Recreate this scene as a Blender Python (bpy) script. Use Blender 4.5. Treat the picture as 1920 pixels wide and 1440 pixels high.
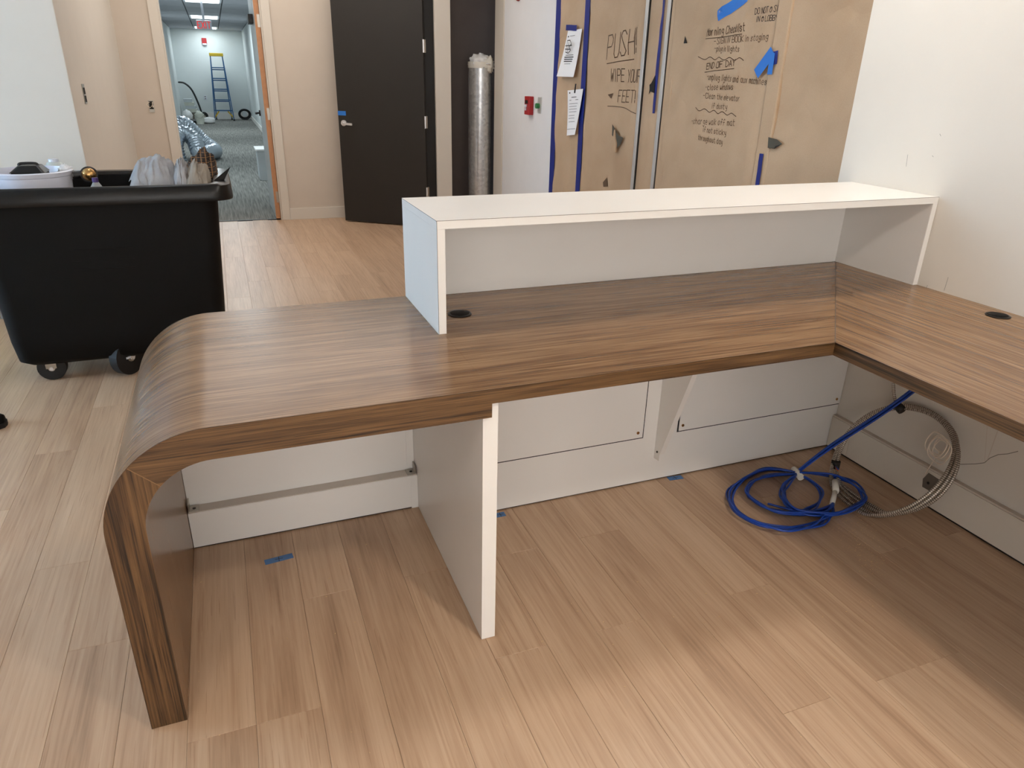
import bpy, bmesh, math, random
import numpy as np
from mathutils import Vector, Matrix, noise, Euler

random.seed(7)
S = bpy.context.scene
COL = S.collection
for o in list(bpy.data.objects):
    bpy.data.objects.remove(o)

# ---------------------------------------------------------------- camera
FPX, CX, CY, CZ = 1325.5, -2.2923, -2.1868, 1.399
YAW, PITCH, ROLL = 0.3802, -0.4072, 0.0237
fw = Vector((math.sin(YAW)*math.cos(PITCH), math.cos(YAW)*math.cos(PITCH), math.sin(PITCH)))
r0 = Vector((math.cos(YAW), -math.sin(YAW), 0)); u0 = r0.cross(fw)
rt = r0*math.cos(ROLL)+u0*math.sin(ROLL); up = -r0*math.sin(ROLL)+u0*math.cos(ROLL)
CAM = Vector((CX, CY, CZ))
cd = bpy.data.cameras.new('camera'); cam = bpy.data.objects.new('camera', cd); COL.objects.link(cam)
cd.sensor_fit = 'HORIZONTAL'; cd.sensor_width = 36.0; cd.lens = 36.0*FPX/1920.0
cd.clip_start = 0.05; cd.clip_end = 100
M = Matrix((rt, up, -fw)).transposed().to_4x4(); M.translation = CAM
cam.matrix_world = M
S.camera = cam

# ---------------------------------------------------------------- world, exposure
w = bpy.data.worlds.new('world'); S.world = w; w.use_nodes = True
w.node_tree.nodes['Background'].inputs[0].default_value = (0.62, 0.78, 1.0, 1)
w.node_tree.nodes['Background'].inputs[1].default_value = 0.6
S.view_settings.view_transform = 'Standard'; S.view_settings.look = 'None'
S.view_settings.exposure = -0.14; S.view_settings.gamma = 1.0
S.view_settings.use_curve_mapping = False

WARM = (1.0, 0.905, 0.80); NEUT = (1.0, 0.93, 0.86); COOL = (0.66, 0.84, 1.0); CORR = (0.86, 0.96, 1.0)
CEIL = 2.75
# downlights: (x, y, watts, colour, radius); the third is added fill
LAMPS = [(-0.45, -0.20, 20, (1.0, 0.94, 0.87), 0.14), (-1.10, -2.50, 31, WARM, 0.12), (-3.3, -2.3, 9, WARM, 0.14), (-2.7, 1.9, 5, (0.86, 0.93, 1.0), 0.10)]
# daylight through the window in the left wall
dl = bpy.data.lights.new('window_daylight', 'AREA'); dl.shape = 'RECTANGLE'; dl.size = 4.2; dl.size_y = 1.9
dl.energy = 340; dl.color = (0.50, 0.75, 1.0)
dlo = bpy.data.objects.new('window_daylight', dl); COL.objects.link(dlo)
dlo.location = (-6.75, 1.2, 1.45); dlo.rotation_euler = (0, math.radians(-90), 0)
# added fill light at an unseen, made-up window behind the viewpoint
d3 = bpy.data.lights.new('rear_fill_light', 'AREA'); d3.shape = 'RECTANGLE'; d3.size = 4.2; d3.size_y = 1.9
d3.energy = 98; d3.color = (1.0, 0.94, 0.87)
d3o = bpy.data.objects.new('rear_fill_light', d3); COL.objects.link(d3o)
d3o.location = (-2.6, -4.85, 1.45); d3o.rotation_euler = (math.radians(90), 0, 0)

# ---------------------------------------------------------------- pixel to place
def ray(u, v):
    return rt*((u-960)/FPX)+up*((720-v)/FPX)+fw
def hit(u, v, ax, val):
    d = ray(u, v); return CAM+d*((val-CAM[ax])/d[ax])
def pix(p):
    d = Vector(p)-CAM; z = d.dot(fw)
    if z <= 0.05: return None
    return (960+FPX*d.dot(rt)/z, 720-FPX*d.dot(up)/z, z)

# ---------------------------------------------------------------- materials
MATS = {}
def nt(name):
    m = bpy.data.materials.new(name); m.use_nodes = True
    t = m.node_tree; b = t.nodes['Principled BSDF']; MATS[name] = m
    return m, t, b
def lin(c):
    return tuple(((x/255.0)/12.92 if x/255.0 <= 0.04045 else (((x/255.0)+0.055)/1.055)**2.4) for x in c)+(1,)
def N(t, kind, **kw):
    n = t.nodes.new(kind)
    for k, v in kw.items():
        if k in n.inputs: n.inputs[k].default_value = v
        else: setattr(n, k, v)
    return n
def plain(name, rgb, rough=0.5, metal=0.0, var=0.04, scale=6, bump=0.0, bscale=120, spec=0.5, **kw):
    m, t, b = nt(name)
    c = lin(rgb)
    tc = N(t, 'ShaderNodeTexCoord'); no = N(t, 'ShaderNodeTexNoise', Scale=scale, Detail=4.0)
    t.links.new(tc.outputs['Object'], no.inputs['Vector'])
    r = N(t, 'ShaderNodeValToRGB')
    r.color_ramp.elements[0].position = 0.3; r.color_ramp.elements[1].position = 0.7
    r.color_ramp.elements[0].color = tuple(x*(1-var) for x in c[:3])+(1,)
    r.color_ramp.elements[1].color = tuple(min(1, x*(1+var)) for x in c[:3])+(1,)
    t.links.new(no.outputs['Fac'], r.inputs['Fac']); t.links.new(r.outputs['Color'], b.inputs['Base Color'])
    b.inputs['Roughness'].default_value = rough; b.inputs['Metallic'].default_value = metal
    b.inputs['Specular IOR Level'].default_value = spec
    if bump:
        n2 = N(t, 'ShaderNodeTexNoise', Scale=bscale, Detail=3.0); t.links.new(tc.outputs['Object'], n2.inputs['Vector'])
        bp = N(t, 'ShaderNodeBump', Strength=bump, Distance=0.002); t.links.new(n2.outputs['Fac'], bp.inputs['Height'])
        t.links.new(bp.outputs['Normal'], b.inputs['Normal'])
    for k, v in kw.items(): b.inputs[k].default_value = v
    return m
def emit(name, rgb, st):
    m, t, b = nt(name); b.inputs['Base Color'].default_value = rgb+(1,)
    b.inputs['Emission Color'].default_value = rgb+(1,); b.inputs['Emission Strength'].default_value = st
    return m

def wood(name, cols, along, across, rough=0.3, rnd=False, coord='UV', fine=0.35, bump=0.05, figure=1.0, pos=(0.28, 0.45, 0.58, 0.75), pore=0.45, finemul=6):
    """grain runs along the first texture axis"""
    m, t, b = nt(name)
    tc = N(t, 'ShaderNodeTexCoord')
    src = tc.outputs[coord]
    if rnd:
        oi = N(t, 'ShaderNodeObjectInfo')
        mu = N(t, 'ShaderNodeVectorMath', operation='MULTIPLY_ADD')
        cb = N(t, 'ShaderNodeCombineXYZ'); t.links.new(oi.outputs['Random'], cb.inputs[0]); t.links.new(oi.outputs['Random'], cb.inputs[1])
        t.links.new(cb.outputs[0], mu.inputs[0]); mu.inputs[1].default_value = (37.0, 91.0, 0); t.links.new(src, mu.inputs[2])
        src = mu.outputs[0]
    def noi(sx, sy, det, dist=0.0, ro=0.55):
        mp = N(t, 'ShaderNodeMapping'); mp.inputs['Scale'].default_value = (sx, sy, 1); t.links.new(src, mp.inputs['Vector'])
        n = N(t, 'ShaderNodeTexNoise', Scale=1.0, Detail=det, Roughness=ro, Distortion=dist); t.links.new(mp.outputs[0], n.inputs['Vector'])
        return n.outputs['Fac']
    big = noi(along*0.5, across*0.3, 3.0, 0.8*figure); mid = noi(along, across, 5.0, 0.5*figure, 0.65); fin = noi(along*3.5, across*finemul, 4.0, 0.4)
    def mix(a, c, f):
        x = N(t, 'ShaderNodeMix', data_type='FLOAT'); x.inputs[0].default_value = f
        t.links.new(a, x.inputs[2]); t.links.new(c, x.inputs[3]); return x.outputs[0]
    h = mix(mix(big, mid, 0.55), fin, fine)
    if rnd:
        ad = N(t, 'ShaderNodeMath', operation='MULTIPLY_ADD'); t.links.new(oi.outputs['Random'], ad.inputs[0])
        ad.inputs[1].default_value = 0.07; sb = N(t, 'ShaderNodeMath', operation='SUBTRACT'); t.links.new(h, sb.inputs[0]); sb.inputs[1].default_value = 0.035
        t.links.new(sb.outputs[0], ad.inputs[2]); h = ad.outputs[0]
    r = N(t, 'ShaderNodeValToRGB'); e = r.color_ramp.elements
    e[0].position = pos[0]; e[0].color = lin(cols[0]); e[1].position = pos[-1]; e[1].color = lin(cols[-1])
    for c, p in zip(cols[1:-1], pos[1:-1]):
        x = e.new(p); x.color = lin(c)
    t.links.new(h, r.inputs['Fac'])
    out = r.outputs['Color']
    # dark pores
    po = N(t, 'ShaderNodeMath', operation='LESS_THAN'); po.inputs[1].default_value = 0.36
    pn = noi(along*4, across*finemul*1.5, 2.0); t.links.new(pn, po.inputs[0])
    mx = N(t, 'ShaderNodeMix', data_type='RGBA', blend_type='MULTIPLY')
    ml = N(t, 'ShaderNodeMath', operation='MULTIPLY'); ml.inputs[1].default_value = pore; t.links.new(po.outputs[0], ml.inputs[0])
    t.links.new(ml.outputs[0], mx.inputs[0]); t.links.new(out, mx.inputs[6]); mx.inputs[7].default_value = lin(cols[1])
    t.links.new(mx.outputs[2], b.inputs['Base Color'])
    b.inputs['Roughness'].default_value = rough
    if bump:
        bp = N(t, 'ShaderNodeBump', Strength=bump, Distance=0.001); t.links.new(fin, bp.inputs['Height']); t.links.new(bp.outputs['Normal'], b.inputs['Normal'])
    return m

wood('walnut', [(84, 58, 38), (112, 82, 56), (138, 106, 76), (160, 130, 98)], 0.95, 22, rough=0.25, fine=0.45, figure=2.2, pos=(0.34, 0.45, 0.54, 0.67), finemul=6, pore=0.5, bump=0)
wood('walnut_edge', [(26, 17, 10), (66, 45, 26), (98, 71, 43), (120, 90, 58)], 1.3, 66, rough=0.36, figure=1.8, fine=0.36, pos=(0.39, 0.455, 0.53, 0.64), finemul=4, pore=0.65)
wood('floor_wood', [(148, 118, 93), (177, 145, 117), (194, 163, 134), (209, 181, 153)], 0.9, 17, rough=0.38, rnd=True, coord='Object', fine=0.3, bump=0.08, figure=1.9, pos=(0.30, 0.42, 0.54, 0.70), pore=0.25)
plain('white_laminate', (234, 231, 226), 0.35, var=0.01)
plain('laminate_core', (88, 74, 62), 0.6)
plain('wall_paint', (218, 211, 200), 0.85, var=0.012, bump=0.06, bscale=220)
plain('wall_beige', (206, 194, 180), 0.85, var=0.02, bump=0.06, bscale=220)
plain('wall_white', (226, 226, 226), 0.85, var=0.015, bump=0.05, bscale=200)
plain('trim_paint', (214, 206, 194), 0.45, var=0.01)
plain('ceiling_paint', (232, 230, 226), 0.9, var=0.01)
plain('subfloor', (120, 100, 80), 0.9)
plain('black_door', (34, 31, 28), 0.55, var=0.05, bump=0.05, bscale=300)
plain('dark_brown', (112, 102, 98), 0.7, var=0.04)
plain('black_metal', (14, 13, 13), 0.5)
plain('black_plastic', (6, 6, 6), 0.6, var=0.2, bump=0.05, bscale=60, spec=0.18)
plain('black_gloss', (12, 12, 12), 0.33, spec=0.35)
plain('rubber', (10, 10, 11), 0.6)
plain('chrome', (226, 226, 228), 0.25, metal=0.6)
plain('nickel', (176, 170, 160), 0.3, metal=1.0)
plain('aluminium', (206, 206, 204), 0.42, metal=0.5)
plain('rail_metal', (214, 204, 192), 0.55)
plain('mitre_line', (132, 100, 66), 0.5)
plain('raw_wood', (186, 136, 98), 0.6, var=0.08, scale=20)
plain('door_blue_white', (206, 214, 220), 0.4)
plain('tape_dark', (14, 36, 120), 0.5, var=0.05)
plain('floor_tape_blue', (74, 116, 168), 0.6)
plain('tape_blue', (40, 118, 206), 0.5, var=0.04)
plain('tape_white', (226, 222, 212), 0.6)
plain('ink', (92, 72, 54), 0.8)
plain('ink_dark', (46, 44, 46), 0.8)
plain('paper_white', (238, 238, 238), 0.8, var=0.01)
plain('hole_dark', (26, 24, 22), 0.9)
plain('paper_tear', (80, 76, 66), 0.9)
plain('red_plastic', (166, 22, 28), 0.4)
plain('green_plastic', (40, 120, 64), 0.4)
plain('blue_cable', (22, 66, 160), 0.38, var=0.08, scale=30)
plain('zip_tie', (18, 17, 18), 0.5)
plain('orange_tip', (190, 100, 60), 0.5)
plain('white_wire', (236, 222, 204), 0.5)
plain('grey_plate', (110, 102, 94), 0.5, metal=0.3)
plain('white_plastic', (214, 218, 228), 0.3, var=0.02)
plain('bucket_white', (226, 228, 240), 0.28, var=0.02)
plain('cloth_grey', (158, 158, 160), 0.95, var=0.14, scale=16, bump=0.5, bscale=300)
plain('cloth_taupe', (146, 136, 124), 0.95, var=0.14, scale=14, bump=0.5, bscale=300)
plain('cloth_black', (26, 24, 24), 0.95)
plain('purple', (74, 50, 110), 0.4)
plain('brass', (190, 150, 96), 0.25, metal=0.9)
plain('yellow', (226, 184, 30), 0.45)
plain('yellow_dim', (196, 168, 44), 0.45)
plain('ladder_blue', (42, 92, 140), 0.5)
plain('carton_white', (206, 212, 216), 0.7)
plain('putty_bag', (214, 216, 204), 0.8, var=0.08)
plain('olive_grey', (120, 116, 104), 0.8)
plain('post_grey', (128, 122, 114), 0.7)
plain('sawdust', (214, 184, 140), 0.9)
plain('corridor_wall', (214, 220, 220), 0.85, var=0.01)
plain('gun_black', (24, 24, 26), 0.5)
plain('tile_seam', (120, 124, 128), 0.7)
plain('window_frame', (190, 190, 190), 0.4)
emit('lamp_lens', (1.0, 0.86, 0.68), 6.0)
emit('sheen_lens', (1.0, 0.94, 0.88), 1.2)
emit('troffer_lens', (0.86, 0.97, 1.0), 3.0)
emit('exit_red', (0.8, 0.08, 0.07), 0.45)
# clear things
m, t, b = nt('clear_plastic'); b.inputs['Base Color'].default_value = (0.9, 0.92, 0.92, 1); b.inputs['Transmission Weight'].default_value = 0.7; b.inputs['Roughness'].default_value = 0.15
m, t, b = nt('frosted_plastic'); b.inputs['Base Color'].default_value = (0.78, 0.82, 0.78, 1); b.inputs['Transmission Weight'].default_value = 0.35; b.inputs['Roughness'].default_value = 0.35
m, t, b = nt('glass'); b.inputs['Base Color'].default_value = (1, 1, 1, 1); b.inputs['Transmission Weight'].default_value = 1.0; b.inputs['Roughness'].default_value = 0.0; b.inputs['IOR'].default_value = 1.02
# kraft paper
m, t, b = nt('kraft_paper')
tc = N(t, 'ShaderNodeTexCoord'); n1 = N(t, 'ShaderNodeTexNoise', Scale=3.0, Detail=6.0); n2 = N(t, 'ShaderNodeTexNoise', Scale=260.0, Detail=2.0)
t.links.new(tc.outputs['Object'], n1.inputs['Vector']); t.links.new(tc.outputs['Object'], n2.inputs['Vector'])
mx = N(t, 'ShaderNodeMix', data_type='FLOAT'); mx.inputs[0].default_value = 0.3; t.links.new(n1.outputs['Fac'], mx.inputs[2]); t.links.new(n2.outputs['Fac'], mx.inputs[3])
r = N(t, 'ShaderNodeValToRGB'); r.color_ramp.elements[0].position = 0.3; r.color_ramp.elements[1].position = 0.7
r.color_ramp.elements[0].color = lin((178, 150, 120)); r.color_ramp.elements[1].color = lin((198, 170, 140))
t.links.new(mx.outputs[0], r.inputs['Fac']); t.links.new(r.outputs['Color'], b.inputs['Base Color']); b.inputs['Roughness'].default_value = 0.75
n3 = N(t, 'ShaderNodeTexNoise', Scale=3.2, Detail=2.0, Distortion=0.2); t.links.new(tc.outputs['Object'], n3.inputs['Vector'])
sb_ = N(t, 'ShaderNodeMath', operation='SUBTRACT'); sb_.inputs[1].default_value = 0.5; t.links.new(n3.outputs['Fac'], sb_.inputs[0])
ab_ = N(t, 'ShaderNodeMath', operation='ABSOLUTE'); t.links.new(sb_.outputs[0], ab_.inputs[0])
bp = N(t, 'ShaderNodeBump', Strength=0.4, Distance=0.045); t.links.new(ab_.outputs[0], bp.inputs['Height']); t.links.new(bp.outputs['Normal'], b.inputs['Normal'])
# galvanised sheet
m, t, b = nt('galvanised')
tc = N(t, 'ShaderNodeTexCoord'); vo = N(t, 'ShaderNodeTexVoronoi', Scale=38.0); t.links.new(tc.outputs['Object'], vo.inputs['Vector'])
r = N(t, 'ShaderNodeValToRGB'); r.color_ramp.elements[0].color = lin((186, 188, 190)); r.color_ramp.elements[1].color = lin((226, 228, 230))
t.links.new(vo.outputs['Color'], r.inputs['Fac']); t.links.new(r.outputs['Color'], b.inputs['Base Color']); b.inputs['Metallic'].default_value = 0.7; b.inputs['Roughness'].default_value = 0.26
# crinkled foil duct
m, t, b = nt('foil'); b.inputs['Base Color'].default_value = lin((186, 194, 204)); b.inputs['Metallic'].default_value = 0.9; b.inputs['Roughness'].default_value = 0.28
tc = N(t, 'ShaderNodeTexCoord'); n1 = N(t, 'ShaderNodeTexNoise', Scale=26.0, Detail=3.0); t.links.new(tc.outputs['Object'], n1.inputs['Vector'])
bp = N(t, 'ShaderNodeBump', Strength=0.7, Distance=0.02); t.links.new(n1.outputs['Fac'], bp.inputs['Height']); t.links.new(bp.outputs['Normal'], b.inputs['Normal'])
# armoured cable: bright and dark turns along the length (uv.x)
m, t, b = nt('armour')
tc = N(t, 'ShaderNodeTexCoord'); wv = N(t, 'ShaderNodeTexWave', Scale=44.0, Distortion=0.0); t.links.new(tc.outputs['UV'], wv.inputs['Vector'])
r = N(t, 'ShaderNodeValToRGB'); r.color_ramp.elements[0].position = 0.35; r.color_ramp.elements[1].position = 0.65
r.color_ramp.elements[0].color = lin((122, 110, 98)); r.color_ramp.elements[1].color = lin((204, 194, 180))
t.links.new(wv.outputs['Fac'], r.inputs['Fac']); t.links.new(r.outputs['Color'], b.inputs['Base Color']); b.inputs['Metallic'].default_value = 0.55; b.inputs['Roughness'].default_value = 0.35
# striped carpet tile
m, t, b = nt('carpet')
tc = N(t, 'ShaderNodeTexCoord'); mp = N(t, 'ShaderNodeMapping'); mp.inputs['Scale'].default_value = (60, 2.2, 1)
n1 = N(t, 'ShaderNodeTexNoise', Scale=1.0, Detail=3.0); t.links.new(tc.outputs['Object'], mp.inputs['Vector']); t.links.new(mp.outputs[0], n1.inputs['Vector'])
r = N(t, 'ShaderNodeValToRGB'); r.color_ramp.elements[0].position = 0.3; r.color_ramp.elements[1].position = 0.7
r.color_ramp.elements[0].color = lin((96, 96, 94)); r.color_ramp.elements[1].color = lin((150, 150, 144))
t.links.new(n1.outputs['Fac'], r.inputs['Fac']); t.links.new(r.outputs['Color'], b.inputs['Base Color']); b.inputs['Roughness'].default_value = 0.95
# ribbed ceiling tile
m, t, b = nt('ceiling_tile')
tc = N(t, 'ShaderNodeTexCoord'); wv = N(t, 'ShaderNodeTexWave', Scale=3.0, Distortion=0.0, bands_direction='Y'); t.links.new(tc.outputs['Object'], wv.inputs['Vector'])
r = N(t, 'ShaderNodeValToRGB'); r.color_ramp.elements[0].color = lin((150, 152, 160)); r.color_ramp.elements[1].color = lin((196, 198, 204))
t.links.new(wv.outputs['Fac'], r.inputs['Fac']); t.links.new(r.outputs['Color'], b.inputs['Base Color']); b.inputs['Roughness'].default_value = 0.9
# plaid
m, t, b = nt('plaid')
tc = N(t, 'ShaderNodeTexCoord')
def band(ax, sc, lo):
    wv = N(t, 'ShaderNodeTexWave', Scale=sc, Distortion=1.0, bands_direction=ax); t.links.new(tc.outputs['Object'], wv.inputs['Vector'])
    g = N(t, 'ShaderNodeMath', operation='GREATER_THAN'); g.inputs[1].default_value = lo; t.links.new(wv.outputs['Fac'], g.inputs[0]); return g.outputs[0]
base = N(t, 'ShaderNodeRGB'); base.outputs[0].default_value = lin((46, 38, 34)); cur = base.outputs[0]
for ax, sc, lo, c in (('X', 14, 0.5, (78, 62, 52)), ('Z', 14, 0.55, (30, 28, 30)), ('X', 14, 0.97, (160, 118, 76)), ('Z', 14, 0.975, (150, 112, 74))):
    x = N(t, 'ShaderNodeMix', data_type='RGBA'); t.links.new(band(ax, sc, lo), x.inputs[0]); t.links.new(cur, x.inputs[6]); x.inputs[7].default_value = lin(c); cur = x.outputs[2]
t.links.new(cur, b.inputs['Base Color']); b.inputs['Roughness'].default_value = 0.95

# ---------------------------------------------------------------- object helpers
ORG = {}
def tag(o, label=None, cat=None, group=None, kind=None):
    if label: o['label'] = label
    if cat: o['category'] = cat
    if group: o['group'] = group
    if kind: o['kind'] = kind
    return o
def thing(name, label, cat, loc=(0, 0, 0), group=None, rotz=0, kind=None):
    o = bpy.data.objects.new(name, None); COL.objects.link(o); o.location = loc; o.rotation_euler = (0, 0, rotz)
    o.empty_display_size = 0.05
    ORG[o.name] = Vector(loc)
    return tag(o, label, cat, group, kind)
def obj(name, bm, mat, parent=None, smooth=False, angle=40):
    """bm in world coordinates; becomes one mesh object"""
    me = bpy.data.meshes.new(name)
    if parent is not None: base = ORG[parent.name]
    else:
        if len(bm.verts):
            xs = [v.co.x for v in bm.verts]; ys = [v.co.y for v in bm.verts]; zs = [v.co.z for v in bm.verts]
            base = Vector(((min(xs)+max(xs))/2, (min(ys)+max(ys))/2, min(zs)))
        else: base = Vector()
    bmesh.ops.translate(bm, vec=-base, verts=bm.verts)
    bm.normal_update(); bm.to_mesh(me); bm.free()
    me.materials.append(MATS[mat])
    if smooth:
        for p in me.polygons: p.use_smooth = True
        try: me.set_sharp_from_angle(angle=math.radians(angle))
        except Exception: pass
    o = bpy.data.objects.new(name, me); COL.objects.link(o)
    if parent is not None:
        o.parent = parent; ORG[o.name] = base
    else:
        o.location = base; ORG[o.name] = base
    return o
def box_bm(x0, x1, y0, y1, z0, z1, bev=0.0, bm=None, uvax=None):
    own = bm is None
    if own: bm = bmesh.new()
    vs = [bm.verts.new(p) for p in ((x0, y0, z0), (x1, y0, z0), (x1, y1, z0), (x0, y1, z0), (x0, y0, z1), (x1, y0, z1), (x1, y1, z1), (x0, y1, z1))]
    fs = [bm.faces.new([vs[i] for i in f]) for f in ((3, 2, 1, 0), (4, 5, 6, 7), (0, 1, 5, 4), (1, 2, 6, 5), (2, 3, 7, 6), (3, 0, 4, 7))]
    if bev: bmesh.ops.bevel(bm, geom=list({e for f in fs for e in f.edges}), offset=bev, segments=2, affect='EDGES', profile=0.5)
    return bm
def box(name, x0, x1, y0, y1, z0, z1, mat, parent=None, bev=0.0):
    return obj(name, box_bm(min(x0, x1), max(x0, x1), min(y0, y1), max(y0, y1), min(z0, z1), max(z0, z1), bev), mat, parent)
def prism_bm(poly, a0, a1, axis, bm=None):
    """extrude a 2-D polygon along axis; poly holds the other two coordinates in order"""
    if bm is None: bm = bmesh.new()
    def P(p, a):
        return {'z': (p[0], p[1], a), 'y': (p[0], a, p[1]), 'x': (a, p[0], p[1])}[axis]
    A = [bm.verts.new(P(p, a0)) for p in poly]; B = [bm.verts.new(P(p, a1)) for p in poly]
    n = len(poly); fs = [bm.faces.new(A[::-1]), bm.faces.new(B)]
    for i in range(n): fs.append(bm.faces.new((A[i], A[(i+1) % n], B[(i+1) % n], B[i])))
    bmesh.ops.recalc_face_normals(bm, faces=fs)
    return bm
def uv_plane(bm, fn):
    L = bm.loops.layers.uv.verify()
    for f in bm.faces:
        f.normal_update()
        for l in f.loops: l[L].uv = fn(l.vert.co, f.normal)
    return bm
def lathe_bm(cx, cy, prof, n=24, bm=None, caps=True):
    if bm is None: bm = bmesh.new()
    rings = []
    for r, z in prof:
        rings.append([bm.verts.new((cx+r*math.cos(2*math.pi*i/n), cy+r*math.sin(2*math.pi*i/n), z)) for i in range(n)])
    fs = []
    for a, b in zip(rings, rings[1:]):
        for i in range(n): fs.append(bm.faces.new((a[i], a[(i+1) % n], b[(i+1) % n], b[i])))
    if caps: fs.append(bm.faces.new(rings[0][::-1])); fs.append(bm.faces.new(rings[-1]))
    bmesh.ops.recalc_face_normals(bm, faces=fs)
    return bm
def disc_bm(c, axis, r, depth, n=20, bm=None):
    """short cylinder along axis centred on c"""
    own = bm is None
    if own: bm = bmesh.new()
    ax = Vector(axis).normalized(); q = ax.to_track_quat('Z', 'Y'); A = []; B = []
    for i in range(n):
        d = q @ Vector((r*math.cos(2*math.pi*i/n), r*math.sin(2*math.pi*i/n), 0))
        A.append(bm.verts.new(Vector(c)+d-ax*depth/2)); B.append(bm.verts.new(Vector(c)+d+ax*depth/2))
    bm.faces.new(A[::-1]); bm.faces.new(B)
    for i in range(n): bm.faces.new((A[i], A[(i+1) % n], B[(i+1) % n], B[i]))
    return bm
def smooth_path(pts, closed=False, sub=8):
    P = [Vector(p) for p in pts]; n = len(P); out = []
    rng = range(n) if closed else range(n-1)
    for i in rng:
        p0 = P[(i-1) % n] if closed else P[max(i-1, 0)]; p1 = P[i]; p2 = P[(i+1) % n]; p3 = P[(i+2) % n] if closed else P[min(i+2, n-1)]
        for k in range(sub):
            s = k/sub
            out.append(0.5*((2*p1)+(p2-p0)*s+(2*p0-5*p1+4*p2-p3)*s*s+(3*p1-p0-3*p2+p3)*s**3))
    if not closed: out.append(P[-1])
    return out
def resample(path, step, closed=False):
    P = list(path)+([path[0]] if closed else [])
    out = [P[0].copy()]; acc = 0.0
    for a, b in zip(P, P[1:]):
        d = (b-a).length; pos = step-acc
        while pos <= d:
            out.append(a.lerp(b, pos/d)); pos += step
        acc = (acc+d) % step if d else acc
    return out
def tube_bm(path, r, closed=False, n=8, bm=None, rfn=None):
    if bm is None: bm = bmesh.new()
    L = bm.loops.layers.uv.verify()
    P = [Vector(p) for p in path]; m = len(P); rings = []; up_ = Vector((0, 0, 1)); s = 0.0; ss = []
    prev = None
    for i, p in enumerate(P):
        if closed: tg = P[(i+1) % m]-P[i-1]
        else: tg = P[min(i+1, m-1)]-P[max(i-1, 0)]
        tg.normalize()
        if prev is None:
            a = tg.orthogonal().normalized()
        else:
            a = (prev-tg*prev.dot(tg))
            a = a.normalized() if a.length > 1e-6 else tg.orthogonal().normalized()
        prev = a; c = tg.cross(a)
        if i: s += (P[i]-P[i-1]).length
        ss.append(s)
        rr = rfn(s) if rfn else r
        rings.append([bm.verts.new(p+(a*math.cos(2*math.pi*k/n)+c*math.sin(2*math.pi*k/n))*rr) for k in range(n)])
    lim = m if closed else m-1
    for i in range(lim):
        A = rings[i]; B = rings[(i+1) % m]; s0 = ss[i]; s1 = ss[i+1] if i+1 < m else s0+0.02
        for k in range(n):
            f = bm.faces.new((A[k], A[(k+1) % n], B[(k+1) % n], B[k])); f.smooth = True
            for l, uv in zip(f.loops, ((s0, k/n), (s0, (k+1)/n), (s1, (k+1)/n), (s1, k/n))): l[L].uv = uv
    if not closed:
        bm.faces.new(rings[0][::-1]); bm.faces.new(rings[-1])
    return bm
def bar_bm(a, b, w, h, bm=None, upv=(0, 0, 1)):
    """rectangular bar from a to b, w sideways and h along upv"""
    if bm is None: bm = bmesh.new()
    a = Vector(a); b = Vector(b); t_ = (b-a).normalized(); s_ = t_.cross(Vector(upv))
    if s_.length < 1e-5: s_ = t_.orthogonal()
    s_.normalize(); n_ = s_.cross(t_)
    A = [bm.verts.new(a+s_*i*w/2+n_*j*h/2) for i, j in ((-1, -1), (1, -1), (1, 1), (-1, 1))]
    B = [bm.verts.new(b+s_*i*w/2+n_*j*h/2) for i, j in ((-1, -1), (1, -1), (1, 1), (-1, 1))]
    fs = [bm.faces.new(A[::-1]), bm.faces.new(B)]
    for i in range(4): fs.append(bm.faces.new((A[i], A[(i+1) % 4], B[(i+1) % 4], B[i])))
    bmesh.ops.recalc_face_normals(bm, faces=fs)
    return bm
def struct(o, label, cat): return tag(o, label, cat, kind='structure')

# ================================================================ ROOM SHELL
XW = 0.30            # papered wall plane
YB = 5.60            # back wall plane
XP = -3.045; YP = 2.75   # pier corner
XL, YF = -6.5, -4.6  # left wall, wall behind camera
# ---- floor: sub floor and planks
PW, PL = 0.1487, 1.215
fl = box('floor', XL, 1.4, YF, YB+0.06, -0.10, -0.0055, 'subfloor'); struct(fl, 'light tan wood-look plank floor of the lobby', 'floor')
cols = list(range(-36, 13))
fixed = {-8: -0.86, -7: -0.455, -2: -0.86, 0: -1.265, 1: -0.86, 3: -1.265}
opts = [-0.86, -0.455, -1.265]; last = None; planks = []
rr = random.Random(4)
for c in cols:
    if c in fixed: j = fixed[c]
    else: j = rr.choice([q for q in opts if q != last])
    last = j
    x0 = -1.196+c*PW
    y = j-PL*4
    while y < YB+0.05:
        ya = max(y, YF); yb = min(y+PL, YB+0.05)
        if yb-ya > 0.05 and x0+PW > XL+0.02 and x0 < 1.38:
            xa = max(x0, XL+0.001); xb = min(x0+PW, 1.39); planks.append((xa, xb, ya, yb))
        y += PL
def plank_area(p):
    pts = [pix((x, y, 0)) for x in (p[0], p[1]) for y in (p[2], p[3])]
    pts = [q for q in pts if q]
    if len(pts) < 3: return 0
    us = [min(max(q[0], 0), 1920) for q in pts]; vs = [min(max(q[1], 0), 1440) for q in pts]
    if pts and all(q[1] < 0 or q[1] > 1500 for q in pts): return 0
    return (max(us)-min(us))*(max(vs)-min(vs))
planks.sort(key=plank_area, reverse=True)
pm_cache = {}
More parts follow.
